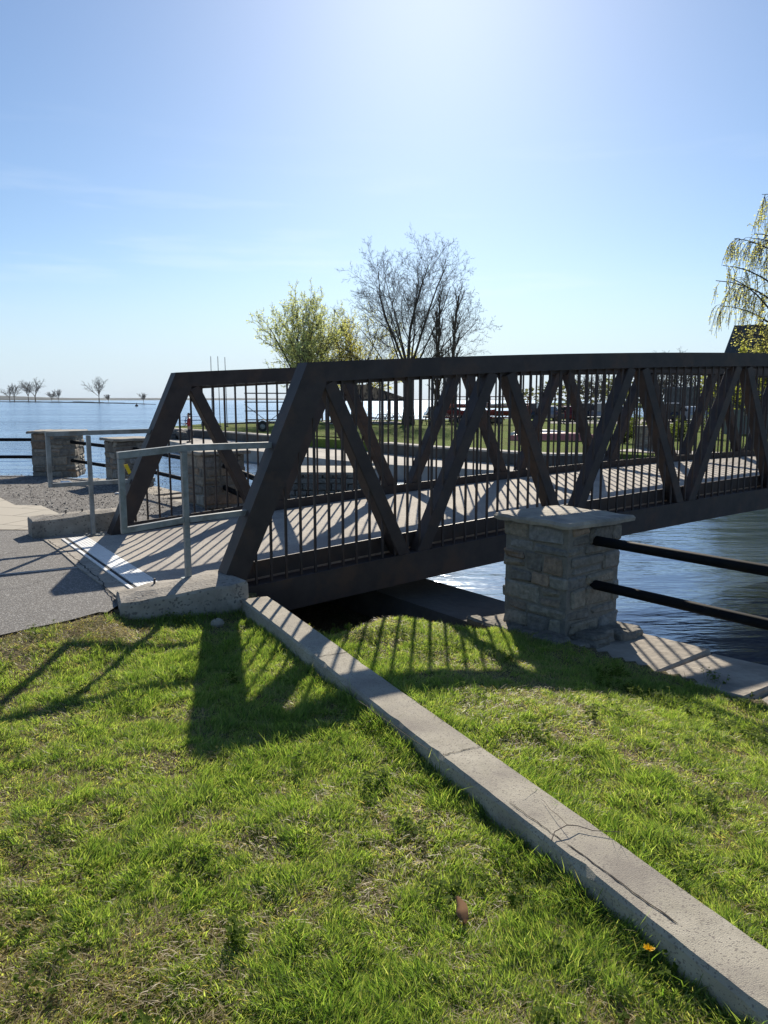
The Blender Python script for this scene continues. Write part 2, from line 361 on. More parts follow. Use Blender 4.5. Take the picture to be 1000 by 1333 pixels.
# ------------------------------------------------------------------ near bank
K0 = Vector((-1.02, 5.93, 0)); KDIR = Vector((0.453, -0.8915, 0)).normalized(); KN = Vector((-KDIR.y, KDIR.x, 0))   # KN to the right of the kerb
KERB_W = 0.212; KERB_TOP = -0.05; KERB_LEN = 9.5
PE = Vector((-2.0, 5.5, 0)); PEN = Vector((0.72, -0.694, 0)).normalized()                # path edge, normal to the grass
def smooth(t): t = np.clip(t, 0, 1); return t * t * (3 - 2 * t)
def height(x, y):
    x = np.asarray(x, float); y = np.asarray(y, float)
    kd = (x - K0.x) * KN.x + (y - K0.y) * KN.y
    pd = (x - PE.x) * PEN.x + (y - PE.y) * PEN.y
    wq = (x - P4.x) * WQ.x + (y - P4.y) * WQ.y
    left = -0.045 - 0.105 * smooth(pd / 0.9)
    right = -0.10 - 0.25 * smooth((kd - 0.15) / 2.0) * smooth((wq + 3.4) / 3.0)
    z = np.where(kd < 0, left, right)
    # under the bridge the ground drops to the wall footing
    s = (x - A0.x) * AX.x + (y - A0.y) * AX.y; nn = (x - A0.x) * NM.x + (y - A0.y) * NM.y
    und = smooth((s + 0.25) / 0.35) * smooth((nn + 1.35 + .12 * np.sin(s * 5)) / 0.75) * (nn < 3.6) * (kd > .14)
    z = np.where(s > -0.25, z * (1 - und) + (-0.72) * und, z)
    far = (s <= -0.05) & (nn > -0.2) & (kd < .14)
    z = np.where(far, -0.05, z)
    z = np.where(nn > 3.4, -0.05 - 0.06 * smooth((nn - 3.4) / 1.0), z)
    bump = (fbm(x * 1.3, y * 1.3) - .5) * 0.05 + (fbm(x * 5, y * 5) - .5) * 0.03
    z = z - .075 * smooth((pd + .02) / .15) * (nn < -.1) * smooth((s + 1.05) / .25) * smooth((.30 - s) / .25) * np.exp(-(np.minimum(nn + .30, 0) / .38) ** 2) * (kd < .12)
    grassy = (pd > 0) & (nn < -0.1)
    return z + np.where(grassy, bump * smooth(pd / 0.5), 0)
P1 = at(70, 618, -0.02); P2 = P4 + WD * 0; 
def wall_pt(t): return P4 + WD * t
shore_turn = wall_pt(10.6)                    # where the bank turns to the left
def inland(x, y):
    wq = (x - P4.x) * WQ.x + (y - P4.y) * WQ.y
    return (wq < -0.30) & (y < shore_turn.y + 1.2)
def nonuni(a, b, lo, hi, fine, coarse):
    v = []; x = a
    while x < b:
        v.append(x); x += fine if lo <= x < hi else coarse
    v.append(b); return np.array(v)
gx = nonuni(-42, 30, -4.5, 4.5, 0.07, 0.75); gy = nonuni(-30, 16.9, 0.5, 8.5, 0.07, 0.6)
X, Y = np.meshgrid(gx, gy, indexing='ij'); Z = height(X, Y)
ok = inland(X, Y)
idx = -np.ones(X.shape, int); verts = []; faces = []
need = ok[:-1, :-1] & ok[1:, :-1] & ok[1:, 1:] & ok[:-1, 1:]
for i, j in zip(*np.nonzero(need)):
    q = []
    for (a, b) in ((i, j), (i + 1, j), (i + 1, j + 1), (i, j + 1)):
        if idx[a, b] < 0: idx[a, b] = len(verts); verts.append((X[a, b], Y[a, b], Z[a, b]))
        q.append(int(idx[a, b]))
    faces.append(tuple(q))
g = MB(); g.v = verts; g.f = faces
tag(g.build('ground', M['soil'], smooth=True), kind='structure')

def sheet(name, pts, z, mat, thick=0.0):
    """flat polygon laid a few millimetres above what lies under it"""
    g = MB(); poly = [Vector((p[0], p[1], z)) for p in pts]
    a = sum(poly[i].x * poly[(i + 1) % len(poly)].y - poly[(i + 1) % len(poly)].x * poly[i].y for i in range(len(poly)))
    if a < 0: poly.reverse()
    if thick: g.prism(poly, Vector((0, 0, -thick)))
    else: g.add(poly, [tuple(range(len(poly)))])
    return tag(g.build(name, mat), kind='structure')
def xy(u, v, z=-0.03): p = at(u, v, z); return (p.x, p.y)
# wavy asphalt edge against the grass
rr = random.Random(3)
edge = []
TV = Vector((PEN.y, -PEN.x, 0))
for k in range(44):
    t = 0.1 + k * 0.25 if k < 16 else 4.1 + (k - 16) * 1.2
    p = PE + TV * t + PEN * (0.05 * math.sin(t * 2.3) + rr.uniform(-.045, .045)); edge.append((p.x, p.y))
s_edge = -0.80
c1 = T(s_edge, 0.0, 0); c2 = T(s_edge, 3.35, 0)
path_pts = [(c1.x - 0.02, c1.y - 0.28)] + edge + [(-36, -24), (-36, 9.05), (-5.2, 9.0), (-4.15, 8.98), (c2.x, c2.y), (c1.x, c1.y)]
sheet('path', path_pts, -0.030, M['asphalt'])
# seam: an old lighter patch line across the asphalt
a_, b_ = Vector((-3.45, 6.62, 0)), Vector((-2.55, 7.05, 0)); dd = (b_ - a_).normalized(); nn_ = Vector((-dd.y, dd.x, 0))
sheet('path_seam', [a_ - dd * 4 - nn_ * .035, a_ - nn_ * .04, b_ - nn_ * .025, b_ + nn_ * .02, a_ + nn_ * .04, a_ - dd * 4 + nn_ * .03], -0.026, M['walk'])
acr = random.Random(19)
def ground_crack(uv, w_, z, name):
    pts = []
    for (a, b) in zip(uv[:-1], uv[1:]):
        pa, pb = at(*a, z), at(*b, z); n_ = max(3, int((pb - pa).length / .05))
        for i in range(n_): q = pa.lerp(pb, i / n_); pts.append(q + Vector((acr.uniform(-.012, .012), acr.uniform(-.012, .012), 0)))
    g = MB(); vs = []
    for i, p in enumerate(pts):
        d = (pts[min(i + 1, len(pts) - 1)] - pts[max(i - 1, 0)]).normalized(); q = Vector((-d.y, d.x, 0)) * w_ * acr.uniform(.4, 1.2); vs += [p - q, p + q]
    g.add(vs, [(2 * i + 1, 2 * i, 2 * i + 2, 2 * i + 3) for i in range(len(pts) - 1)])
    tag(g.build(name, plain('crack_fill', (.035, .032, .03), 1)), kind='structure')
ground_crack([(62, 703), (92, 722), (128, 752), (152, 784)], .007, -.0165, 'path_crack')
ground_crack([(-120, 800), (-40, 772), (30, 764), (95, 742)], .003, -.0245, 'path_crack')
ground_crack([(-60, 745), (0, 722), (38, 716)], .003, -.0245, 'path_crack')
# paving slabs and gravel beyond
pav = [(-4.15, 8.99), (-5.2, 9.02), (-36, 9.1), (-36, 13.4), (-6.9, 12.6), (-6.07, 12.04), (-5.4, 11.15), (-5.0, 11.1), (-4.46, 10.38), (-4.1, 9.8)]
M['pav'], n_, p_, L_ = new_mat('paving_slabs')
tc_ = n_.nodes.new('ShaderNodeTexCoord'); mp_ = n_.nodes.new('ShaderNodeMapping'); mp_.inputs['Rotation'].default_value = (0, 0, R(20)); br = n_.nodes.new('ShaderNodeTexBrick')
br.inputs['Scale'].default_value = 1.0; br.inputs['Brick Width'].default_value = 0.9; br.inputs['Row Height'].default_value = 0.6; br.inputs['Mortar Size'].default_value = 0.012; br.offset = 0.5
br.inputs['Color1'].default_value = (0.42, 0.375, 0.30, 1); br.inputs['Color2'].default_value = (0.37, 0.335, 0.27, 1); br.inputs['Mortar'].default_value = (0.17, 0.15, 0.12, 1)
L_(tc_.outputs['Object'], mp_.inputs[0]); L_(mp_.outputs[0], br.inputs['Vector']); L_(br.outputs['Color'], p_.inputs['Base Color']); p_.inputs['Roughness'].default_value = .85
sheet('paving', pav, -0.024, M['pav'])
grv = [(-4.1, 9.8), (-4.46, 10.38), (-5.0, 11.1), (-5.4, 11.15), (-6.07, 12.04), (-6.9, 12.6), (-36, 13.4), (-36, 15.7), (-7.2, 15.7), (shore_turn.x - .55, shore_turn.y + .2), tuple((wall_pt(4.0) - WQ * .42).xy), tuple(T(0.15, 3.75, 0).xy), tuple(T(-0.85, 3.75, 0).xy)]
sheet('gravel', grv, -0.034, M['gravel'])
# loose stones on the gravel
rs = random.Random(11); g = MB()
for k in range(1900):
    u_, v_ = rs.uniform(0, 225), rs.uniform(616, 672); p = at(u_, v_, -0.03)
    if (p.x - (-4.46)) * 0.75 + (p.y - 10.38) * 0.66 < 0.05: continue
    r = rs.uniform(.005, .013) * (1.5 if rs.random() < .06 else 1); a0 = rs.uniform(0, 6)
    vs = [(p.x + r * math.cos(a0 + q * 1.57) * rs.uniform(.7, 1.2), p.y + r * math.sin(a0 + q * 1.57) * rs.uniform(.7, 1.2), -0.035) for q in range(4)]
    tp = [(p.x + (q[0] - p.x) * .5, p.y + (q[1] - p.y) * .5, -0.032 + r * rs.uniform(.4, .8)) for q in vs]
    g.add(vs + tp, [(4, 5, 6, 7), (0, 1, 5, 4), (1, 2, 6, 5), (2, 3, 7, 6), (3, 0, 4, 7)])
tag(g.build('gravel_stones', M['gravel']), kind='stuff', cat='gravel', label='loose dark grey stones scattered over the gravel by the lake railing')

# ------------------------------------------------------------------ bridge
LEN = 22.9
NEAR_N, FAR_N = 0.0, 3.0          # outer face of near truss, inner face of far truss
CH = 0.17
def stations(a, b, st=0.5):
    n = max(1, round((b - a) / st)); return [a + (b - a) * i / n for i in range(n + 1)]
bridge = empty('footbridge', T(0, 1.58, -0.36), 0, 'dark brown steel truss footbridge with a cambered concrete deck crossing the channel', 'footbridge')
s_bot = [0.02] + [1.95 + 2.1 * k for k in range(10)] + [22.88]
s_top = [0.92 + 2.1 * k for k in range(11)]
def build_truss(n0, inner, picks_named, first, ds=0.0):
    def T(s, n, z): return A0 + AX * (s + ds) + NM * n + UP * z
    root = empty('truss', T(0, n0, 0)); root.parent = bridge
    root.matrix_basis = bridge.matrix_basis.inverted() @ root.matrix_basis
    nc = n0 + CH / 2
    # top chord with the thin flange that holds the pickets
    g = MB(); st = stations(0.99, LEN - 0.99)
    g.sweep([T(s, nc, 1.76 + camber(s) - CH / 2) for s in st], NM, CH, CH)
    g.build('top_chord', M['bridge'], root)
    g = MB(); g.sweep([T(s, nc, 1.76 + camber(s) - CH - 0.016) for s in st], NM, 0.06, 0.03)
    g.build('picket_flange', M['bridge'], root)
    g = MB(); st = stations(0.10, LEN - 0.10)
    g.sweep([T(s, nc, camber(s) - 0.21) for s in st], NM, CH, 0.28)
    g.build('bottom_chord', M['bridge'], root)
    # sloped end posts
    for mir in (False, True):
        g = MB(); ztop = 1.76 + camber(0.82)
        poly = [(-0.02, -0.05), (0.82, ztop), (1.0, ztop + 0.012), (1.0, ztop - 0.18), (0.255, 0.10), (0.19, -0.05)]
        if mir: poly = [(LEN - a, b) for a, b in poly]
        g.prism([T(a, n0 - 0.004, b) for a, b in poly], NM * (CH + 0.008))
        g.build('end_post', M['bridge'], root)
    # diagonals
    W = 0.13
    def diag(sa, za, sb, zb):
        g = MB(); g.bar(T(sa, nc, za), T(sb, nc, zb), CH - 0.02, W, side=NM, b=0.008); g.build('diagonal', M['bridge'], root)
    for k in range(11):
        if k > 0: diag(s_bot[k] + 0.10, camber(s_bot[k]) - 0.10, s_top[k] - 0.10, 1.76 + camber(s_top[k]) - CH)
        if k < 10: diag(s_top[k] + 0.12, 1.76 + camber(s_top[k]) - CH, s_bot[k + 1] - 0.10, camber(s_bot[k + 1]) - 0.10)
    # toe plate along the deck edge
    nt_ = n0 + CH + 0.012 if inner > 0 else n0 - 0.012
    g = MB(); st = stations(0.12, LEN - 0.12); g.sweep([T(s, nt_, camber(s) + 0.022) for s in st], NM, 0.016, 0.145)
    g.build('toe_plate', M['bridge'], root)
    # pickets
    rest = MB(); k = 0; s = 0.18; proto = None
    npk = n0 + (0.035 if inner > 0 else CH - 0.035)
    zs = []
    while s < LEN - 0.15:
        lo = -0.075
        hi = 1.59
        if s < 0.92: hi = min(hi, -0.2 + (s + 0.06) / 0.448 - 0.06)
        if s > LEN - 0.92: hi = min(hi, -0.2 + (LEN - s + 0.06) / 0.448 - 0.06)
        g = MB() if k < picks_named else rest
        if hi > lo + 0.15: g.box(T(s, npk, camber(s) + (lo + hi) / 2), 0.019, 0.019, hi - lo, AX, NM)
        if k < picks_named and hi > lo + 0.15: g.build('picket', M['bridge'], root)
        s += 0.142; k += 1
    tag(rest.build('picket_row', M['bridge'], root), kind='stuff')
    return root
build_truss(NEAR_N, 1, 66, True)
build_truss(FAR_N, -1, 34, False, ds=-0.13)
g = MB(); st = [-0.385] + stations(0.0, LEN, 0.4); g.sweep([T(s, 1.59, max(camber(s), 0) - 0.11) for s in st], NM, 2.70, 0.20); g.build('deck', M['deck'], bridge)
for s in s_bot[1:-1]:
    g = MB(); g.bar(T(s, 0.16, camber(s) - 0.30), T(s, 3.01, camber(s) - 0.30), 0.12, 0.16, side=AX); g.build('floor_beam', M['bridge'], bridge)

# approach slab, abutment and expansion plate
M['slab'] = noisy('approach_concrete', (0.30, 0.265, 0.215), (0.40, 0.36, 0.30), scale=5, rough=0.92, bump=0.6, bscale=60, c2=(0.24, 0.21, 0.175), s2=2.2, dist=0.01, speck=((0.18, 0.16, 0.14), 60, .12))
g = MB()
pl = [(-0.80, -0.05), (-0.80, 0.6), (-0.815, 1.4), (-0.80, 2.3), (-0.82, 3.2), (-0.60, 3.34), (-0.002, 3.34), (-0.002, -0.05)]
g.prism([T(a, b, -0.018) for a, b in pl], Vector((0, 0, -0.5)))
tag(g.build('approach_slab', M['slab']), kind='structure')
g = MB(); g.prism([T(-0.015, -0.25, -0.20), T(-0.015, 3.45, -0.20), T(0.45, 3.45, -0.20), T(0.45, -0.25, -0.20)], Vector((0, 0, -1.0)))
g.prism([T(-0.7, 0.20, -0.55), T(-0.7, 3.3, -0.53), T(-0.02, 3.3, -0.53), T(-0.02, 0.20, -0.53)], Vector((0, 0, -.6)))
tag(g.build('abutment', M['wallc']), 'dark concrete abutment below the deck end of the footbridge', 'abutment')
ex = empty('expansion_plate', T(-0.5, 1.6, -0.018), 0, 'ribbed aluminium expansion plate set across the foot of the bridge deck', 'expansion joint')
g = MB(); g.box(T(-0.49, 1.60, -0.012), 0.20, 2.86, 0.010, AX, NM)
for q in range(6): g.box(T(-0.575 + q * 0.034, 1.60, -0.0065), 0.016, 2.86, 0.003, AX, NM)
g.build('plate', M['alu'], ex)
g = MB(); g.box(T(-0.605, 1.60, -0.0155), 0.028, 2.9, 0.004, AX, NM); g.build('gap_strip', M['black'], ex)
g = MB(); g.box(T(-0.64, 1.60, -0.012), 0.03, 2.86, 0.010, AX, NM); g.build('edge_strip', M['alu'], ex)

# worn concrete blocks beside the gates
def rough_block(name, corners, z0, ztops, label, seed, rods, group=None):
    rb = random.Random(seed); n = 7; m = 3
    root = empty(name, sum((Vector(c) for c in corners), Vector()) / 4 + UP * z0, 0, label, 'block', group)
    g = MB(); a, b, c, d = [Vector(q) for q in corners]
    top = []
    for i in range(n + 1):
        for j in range(m + 1):
            u = i / n; w_ = j / m
            p = (a * (1 - u) + b * u) * (1 - w_) + (d * (1 - u) + c * u) * w_
            zt = (ztops[0] * (1 - u) + ztops[1] * u) + rb.uniform(-.007, .007)
            e = 0.016 if i in (0, n) or j in (0, m) else 0
            top.append(Vector((p.x + rb.uniform(-.006, .006), p.y + rb.uniform(-.006, .006), zt - e - (rb.uniform(0, .02) if e else 0))))
    W_ = m + 1; g.v = [tuple(p) for p in top]
    for i in range(n):
        for j in range(m): g.f.append((i * W_ + j, (i + 1) * W_ + j, (i + 1) * W_ + j + 1, i * W_ + j + 1))
    ring = [i * W_ for i in range(n + 1)] + [n * W_ + j for j in range(1, m + 1)] + [i * W_ + m for i in range(n - 1, -1, -1)] + [j for j in range(m - 1, 0, -1)]
    cen = sum((Vector(q) for q in corners), Vector()) / 4
    lev = [0.02, 0.35, 1.0]; prev = ring
    for li, t in enumerate(lev):
        cur = []
        for r_ in ring:
            p = top[r_]; o_ = Vector((p.x - cen.x, p.y - cen.y, 0)).normalized() * (0.012 + rb.uniform(-.005, .005))
            g.v.append((p.x + o_.x, p.y + o_.y, p.z * (1 - t) + z0 * t - (0.012 if li == 0 else 0))); cur.append(len(g.v) - 1)
        k = len(ring)
        for q in range(k): g.f.append((prev[(q + 1) % k], prev[q], cur[q], cur[(q + 1) % k]))
        prev = cur
    g.build('block_body', M['conc'], root)
    for (rp, h_) in rods:
        g = MB(); g.tube([rp, Vector(rp) + Vector((0.004, 0, h_))], 0.009, 6); g.build('rod', M['rail_dark'], root)
ra = at(201, 762, 0.06); rough_block('concrete_block', [T(-0.87, -0.22, 0), T(0.08, -0.32, 0), T(0.08, 0.26, 0), T(-0.80, 0.14, 0)], -0.5, (0.055, 0.10),
            'long worn concrete block in the grass carrying the near gate post', 5, [(ra, 0.055)], 'concrete blocks at the gates')
rough_block('concrete_block', [T(-0.88, 3.36, 0), T(0.15, 3.36, 0), T(0.15, 3.68, 0), T(-0.88, 3.68, 0)], -0.3, (0.19, 0.22),
            'long low concrete block on the far side of the path beside the paving', 9, [(T(-0.50, 3.52, 0.18), 0.06), (T(-0.32, 3.52, 0.18), 0.06)], 'concrete blocks at the gates')

# galvanised barrier wings
def wing(nw, s_post, s_end, zbase, zt0, zt1, zb0, zb1, s_in, label, tagged, bend=0.0):
    root = empty('gate_wing', T(s_post, nw, zbase), 0, label, 'barrier', 'galvanised barrier wings at the bridge foot')
    t = 0.045
    g = MB(); g.bar(T(s_post, nw, zbase), T(s_post, nw, (zt0 + zt1) / 2 - 0.03 + bend), t, t, side=NM, b=.004); g.build('post', M['galv'], root); g = MB(); g.box(T(s_post, nw, zbase + .012), .10, .085, .008, AX, NM); g.build('post_foot', M['galv'], root)
    g = MB(); g.sweep([T(s_end - t / 2, nw, zt0), T(s_post, nw, (zt0 + zt1) / 2 + bend), T(s_in, nw, zt1)], NM, 0.06, 0.05); g.build('top_rail', M['galv'], root)
    g = MB(); g.bar(T(s_end, nw, zb0 + .0), T(s_end, nw, zt0 - .026), t, t, side=NM, b=.004); g.build('end_upright', M['galv'], root)
    g = MB(); g.bar(T(s_end - t / 2, nw, zb0 - t / 2), T(s_post - t / 2 - .001, nw, zb0 + (zb1 - zb0) * .6 - t / 2), t - .004, t, side=NM)
    g.bar(T(s_post + t / 2 + .001, nw, zb0 + (zb1 - zb0) * .6 - t / 2), T(s_in, nw, zb1 - t / 2), t - .004, t, side=NM); g.build('lower_rail', M['galv'], root)
    return root
wg = wing(0.085, -0.25, -0.74, 0.06, 1.085, 1.125, 0.53, 0.60, 0.50, 'nearer galvanised barrier wing with a yellow tag, standing on the worn concrete block', True, bend=0.02)
p_ = T(-0.715, 0.055, 0); g = MB()
g.prism([T(-0.725, 0.058, 1.015), T(-0.70, 0.056, 1.02), T(-0.675, 0.056, 0.955), T(-0.695, 0.058, 0.94)], NM * -0.006)
g.build('plastic_tag', plain('yellow_plastic', (0.80, 0.52, 0.01), 0.4), wg)
wf = wing(3.09, -0.30, -0.72, -0.018, 1.135, 1.145, 0.60, 0.60, 0.42, 'farther galvanised barrier wing bolted to the slab across the path', False)
g = MB(); g.box(T(-0.30, 3.09, -0.012), 0.22, 0.10, 0.012, AX, NM); g.build('base_plate', M['galv'], wf)
for q in (-.08, .08):
    g = MB(); g.tube([T(-0.30 + q, 3.06, -0.006), T(-0.30 + q, 3.06, 0.02)], 0.013, 6); g.build('bolt', M['galv'], wf)

# ------------------------------------------------------------------ kerb
kr = random.Random(21); g = MB(); n = 150
H = 0.34
rows = []
for i in range(n + 1):
    t = KERB_LEN * i / n; c = K0 + KDIR * t
    zt = KERB_TOP + 0.003 * math.sin(t * 2.1) + kr.uniform(-.0008, .0008)
    hw = KERB_W / 2
    el = kr.uniform(0.006, 0.009); er = kr.uniform(0.006, 0.009)
    if kr.random() < .06: el += kr.uniform(.003, .012)
    if kr.random() < .06: er += kr.uniform(.003, .012)
    prof = [(-hw - 0.014, -H), (-hw - 0.004, -el * 1.6 - .004), (-hw + el, -0.001), (-hw * .3, 0), (hw * .3, 0), (hw - er, -0.001), (hw + .003, -er * 1.6 - .004), (hw + .012, -H)]
    rows.append([c + KN * a + UP * (zt + b) for a, b in prof])
g.v = [tuple(p) for r_ in rows for p in r_]; W_ = 8
for i in range(n):
    for j in range(7): g.f.append((i * W_ + j + 1, i * W_ + j, (i + 1) * W_ + j, (i + 1) * W_ + j + 1))
g.f += [tuple(range(8)), tuple(n * W_ + j for j in range(7, -1, -1))]
kerb = g.build('kerb', M['kerb'], loc=K0)
tag(kerb, 'long straight concrete kerb running diagonally through the grass from the bridge foot', 'kerb')
# cracks: thin dark polylines sunk into the top
def crack(pts, w0):
    g = MB(); vs = []
    for i, (t, q) in enumerate(pts):
        wv = w0 * (0.35 if i in (0, len(pts) - 1) else kr.uniform(.6, 1.3))
        c = K0 + KDIR * t + KN * q + UP * (KERB_TOP + 0.003 * math.sin(t * 2.1) + 0.0022)
        vs += [c - KN * wv, c + KN * wv]
    return g.add(vs, [(2 * i, 2 * i + 1, 2 * i + 3, 2 * i + 2) for i in range(len(pts) - 1)])
M['crack'] = plain('crack_dirt', (0.03, 0.025, 0.02), 1.0)
def kt(u, v):
    p = at(u, v, KERB_TOP); d = p - K0; return d.dot(KDIR), d.dot(KN)
def cpath(a, b, n_, wob):
    return [(a[0] + (b[0] - a[0]) * i / n_, a[1] + (b[1] - a[1]) * i / n_ + kr.uniform(-wob, wob)) for i in range(n_ + 1)]
crack(cpath(kt(663, 1046), kt(738, 1100), 12, .004), .0018).build('crack', M['crack'], kerb)
crack(cpath(kt(738, 1100), kt(882, 1204), 22, .003), .0028).build('crack', M['crack'], kerb)
crack(cpath(kt(450, 900), kt(560, 978), 14, .004), .0022).build('crack', M['crack'], kerb)
def cross(t, w0):
    pts = [(-KERB_W * .48 + KERB_W * .96 * i / 9, kr.uniform(-.006, .006)) for i in range(10)]; g = MB(); vs = []
    for q, dt in pts:
        c = K0 + KDIR * (t + dt) + KN * q + UP * (KERB_TOP + 0.003 * math.sin(t * 2.1) + 0.0026); wv = w0 * kr.uniform(.5, 1.2); vs += [c + KDIR * wv, c - KDIR * wv]
    g.add(vs, [(2 * i, 2 * i + 1, 2 * i + 3, 2 * i + 2) for i in range(9)]); g.build('joint', M['crack'], kerb)
cross(1.55, .003); cross(3.02, .0022); cross(4.62, .003)

# ------------------------------------------------------------------ quay wall, pillars and pipe rails
def wz(t): return -0.36 + 0.030 * min(max(t, 0), 9)        # coping top along the wall
TB0, TB1 = 0.5, 4.9           # stretch under the bridge, set lower
qw = empty('quay_wall', wall_pt(0) + UP * WATER, 0, 'rough stone quay wall with flat coping stones along the near side of the channel', 'wall')
g = MB()
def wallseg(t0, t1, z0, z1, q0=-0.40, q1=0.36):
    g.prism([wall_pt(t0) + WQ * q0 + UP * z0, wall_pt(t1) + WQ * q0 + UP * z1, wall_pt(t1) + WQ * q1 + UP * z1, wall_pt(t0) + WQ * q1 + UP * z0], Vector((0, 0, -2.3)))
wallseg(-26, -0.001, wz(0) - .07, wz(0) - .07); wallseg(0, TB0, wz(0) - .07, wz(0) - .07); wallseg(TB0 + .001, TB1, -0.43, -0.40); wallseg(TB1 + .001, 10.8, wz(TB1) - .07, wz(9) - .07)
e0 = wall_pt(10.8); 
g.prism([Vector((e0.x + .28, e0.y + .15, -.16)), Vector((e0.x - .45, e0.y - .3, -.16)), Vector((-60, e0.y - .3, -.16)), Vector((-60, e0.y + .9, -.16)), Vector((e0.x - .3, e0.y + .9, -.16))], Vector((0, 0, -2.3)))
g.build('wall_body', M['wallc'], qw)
cr = random.Random(31); g = MB()
def slab_run(t0, t1, zf, q0, q1):
    t = t0
    while t < t1:
        dl = min(cr.uniform(.38, .8), t1 - t)
        if dl < .1: break
        z = zf(t) + cr.uniform(-.012, .012)
        g.box(wall_pt(t + dl / 2) + WQ * ((q0 + q1) / 2 + cr.uniform(-.03, .03)) + UP * (z - .035), dl - .016, (q1 - q0) + cr.uniform(-.07, .07), .075, WD, WQ, UP, b=.014, jit=.018, rnd=cr)
        t += dl
slab_run(-26, TB0, lambda t: wz(0), -0.42, 0.40); slab_run(TB1, 10.5, wz, -0.42, 0.40)
x = e0.x
while x > -45:
    dl = cr.uniform(.7, 1.2); g.box(Vector((x - dl / 2 + .2, e0.y + .42, -.125 + cr.uniform(-.01, .01))), dl - .012, 1.0 + cr.uniform(-.06, .06), .075, b=.012, jit=.012, rnd=cr); x -= dl
g.build('coping', M['coping'], qw)

def stone_pillar(loc, rz, w_, h_, seed, label, cap_h=0.056, over=0.065):
    rp = random.Random(seed)
    root = empty('stone_pillar', loc, rz, label, 'pillar', 'rubble stone pillars of the railing')
    Mx = root.matrix_basis; Xa = (Mx.to_3x3() @ Vector((1, 0, 0))); Ya = (Mx.to_3x3() @ Vector((0, 1, 0)))
    def Pw(x, y, z): return Mx @ Vector((x, y, z))
    core = MB(); core.box(Pw(0, 0, (h_ - cap_h) / 2), w_ - .026, w_ - .026, h_ - cap_h - 0.004, Xa, Ya, UP)
    g = MB(); cols = []
    pal = [(0.25, 0.22, 0.175), (0.27, 0.24, 0.19), (0.20, 0.185, 0.16), (0.27, 0.205, 0.15), (0.28, 0.26, 0.22), (0.23, 0.225, 0.21), (0.26, 0.215, 0.17), (0.18, 0.165, 0.14)]
    for side in range(4):
        a = side * math.pi / 2; d = Vector((math.cos(a), math.sin(a), 0)); e = Vector((-math.sin(a), math.cos(a), 0))
        z = 0.0; row = 0; Hc = h_ - cap_h - .004
        rpr = random.Random(seed + 100)          # same course heights on all four sides
        while z < Hc - 0.02:
            ch = rpr.uniform(.085, .185)
            if Hc - z - ch < .05: ch = Hc - z
            t = -w_ / 2 + (0.0 if (row + side) % 2 else 0.055)
            tend = w_ / 2 - (0.055 if (row + side) % 2 else 0.0)
            while t < tend - .01:
                ln = rp.uniform(.16, .40)
                if tend - t - ln < .09: ln = tend - t
                n_parts = 2 if (ch > .13 and rp.random() < .4) else 1
                for q in range(n_parts):
                    hh = ch / n_parts; pr_ = rp.uniform(-.006, .003)
                    c_ = d * (w_ / 2 - .03 + pr_) + e * (t + ln / 2) + UP * (z + hh * (q + .5))
                    v0 = len(g.v)
                    Xd = Mx.to_3x3() @ d; Ye = Mx.to_3x3() @ e
                    g.box(Mx @ c_, .075, ln - rp.uniform(.010, .022), hh - rp.uniform(.008, .020), Xd, Ye, UP, b=rp.uniform(.010, .020), jit=.013, rnd=rp)
                    base = rp.choice(pal); f_ = rp.uniform(.75, 1.1)
                    cols += [tuple(x * f_ for x in base)] * (len(g.v) - v0)
                t += ln
            z += ch; row += 1
    o = g.build('stonework', M['stone'], root); set_col(o, cols)
    core.build('mortar_core', M['mortar'], root)
    # cap of two or three irregular slabs
    g = MB(); W2 = w_ / 2 + over; zc = h_ - cap_h
    split = rp.uniform(-.12, .12); sk = rp.uniform(-.08, .08)
    for (x0, x1, xa, xb) in ((-W2, split, -W2, split + sk), (split + .008, W2, split + sk + .008, W2)):
        crn = [(x0, -W2), (x1, -W2), (xb, W2), (xa, W2)]; ring = []
        for q in range(4):
            (ax_, ay_), (bx_, by_) = crn[q], crn[(q + 1) % 4]; inner_ = (q == 1 and x1 < W2 - .01) or (q == 3 and x0 > -W2 + .01); jt = .003 if inner_ else .013
            for h_i in range(6): f_ = h_i / 6; ring.append((ax_ + (bx_ - ax_) * f_ + rp.uniform(-jt, jt), ay_ + (by_ - ay_) * f_ + rp.uniform(-jt, jt)))
        NR = len(ring)
        lo = [Pw(a, b, zc + rp.uniform(0, .012)) for a, b in ring]; mid = [Pw(a * 1.012, b * 1.012, zc + cap_h * .55) for a, b in ring]
        hi = [Pw(a * .975, b * .975, h_ - rp.uniform(0, .008)) for a, b in ring]; cx = sum(a for a, b in ring) / NR; cy = sum(b for a, b in ring) / NR
        vs = lo + mid + hi + [Pw(cx, cy, h_ + .006)]
        fs = [tuple(range(NR - 1, -1, -1))]
        for k in range(NR):
            k2 = (k + 1) % NR; fs += [(k, k2, k2 + NR, k + NR), (k + NR, k2 + NR, k2 + 2 * NR, k + 2 * NR), (k + 2 * NR, k2 + 2 * NR, 3 * NR)]
        g.add(vs, fs)
    g.build('cap', M['cap'], root)
    return root
rzw = math.atan2(WD.y, WD.x)
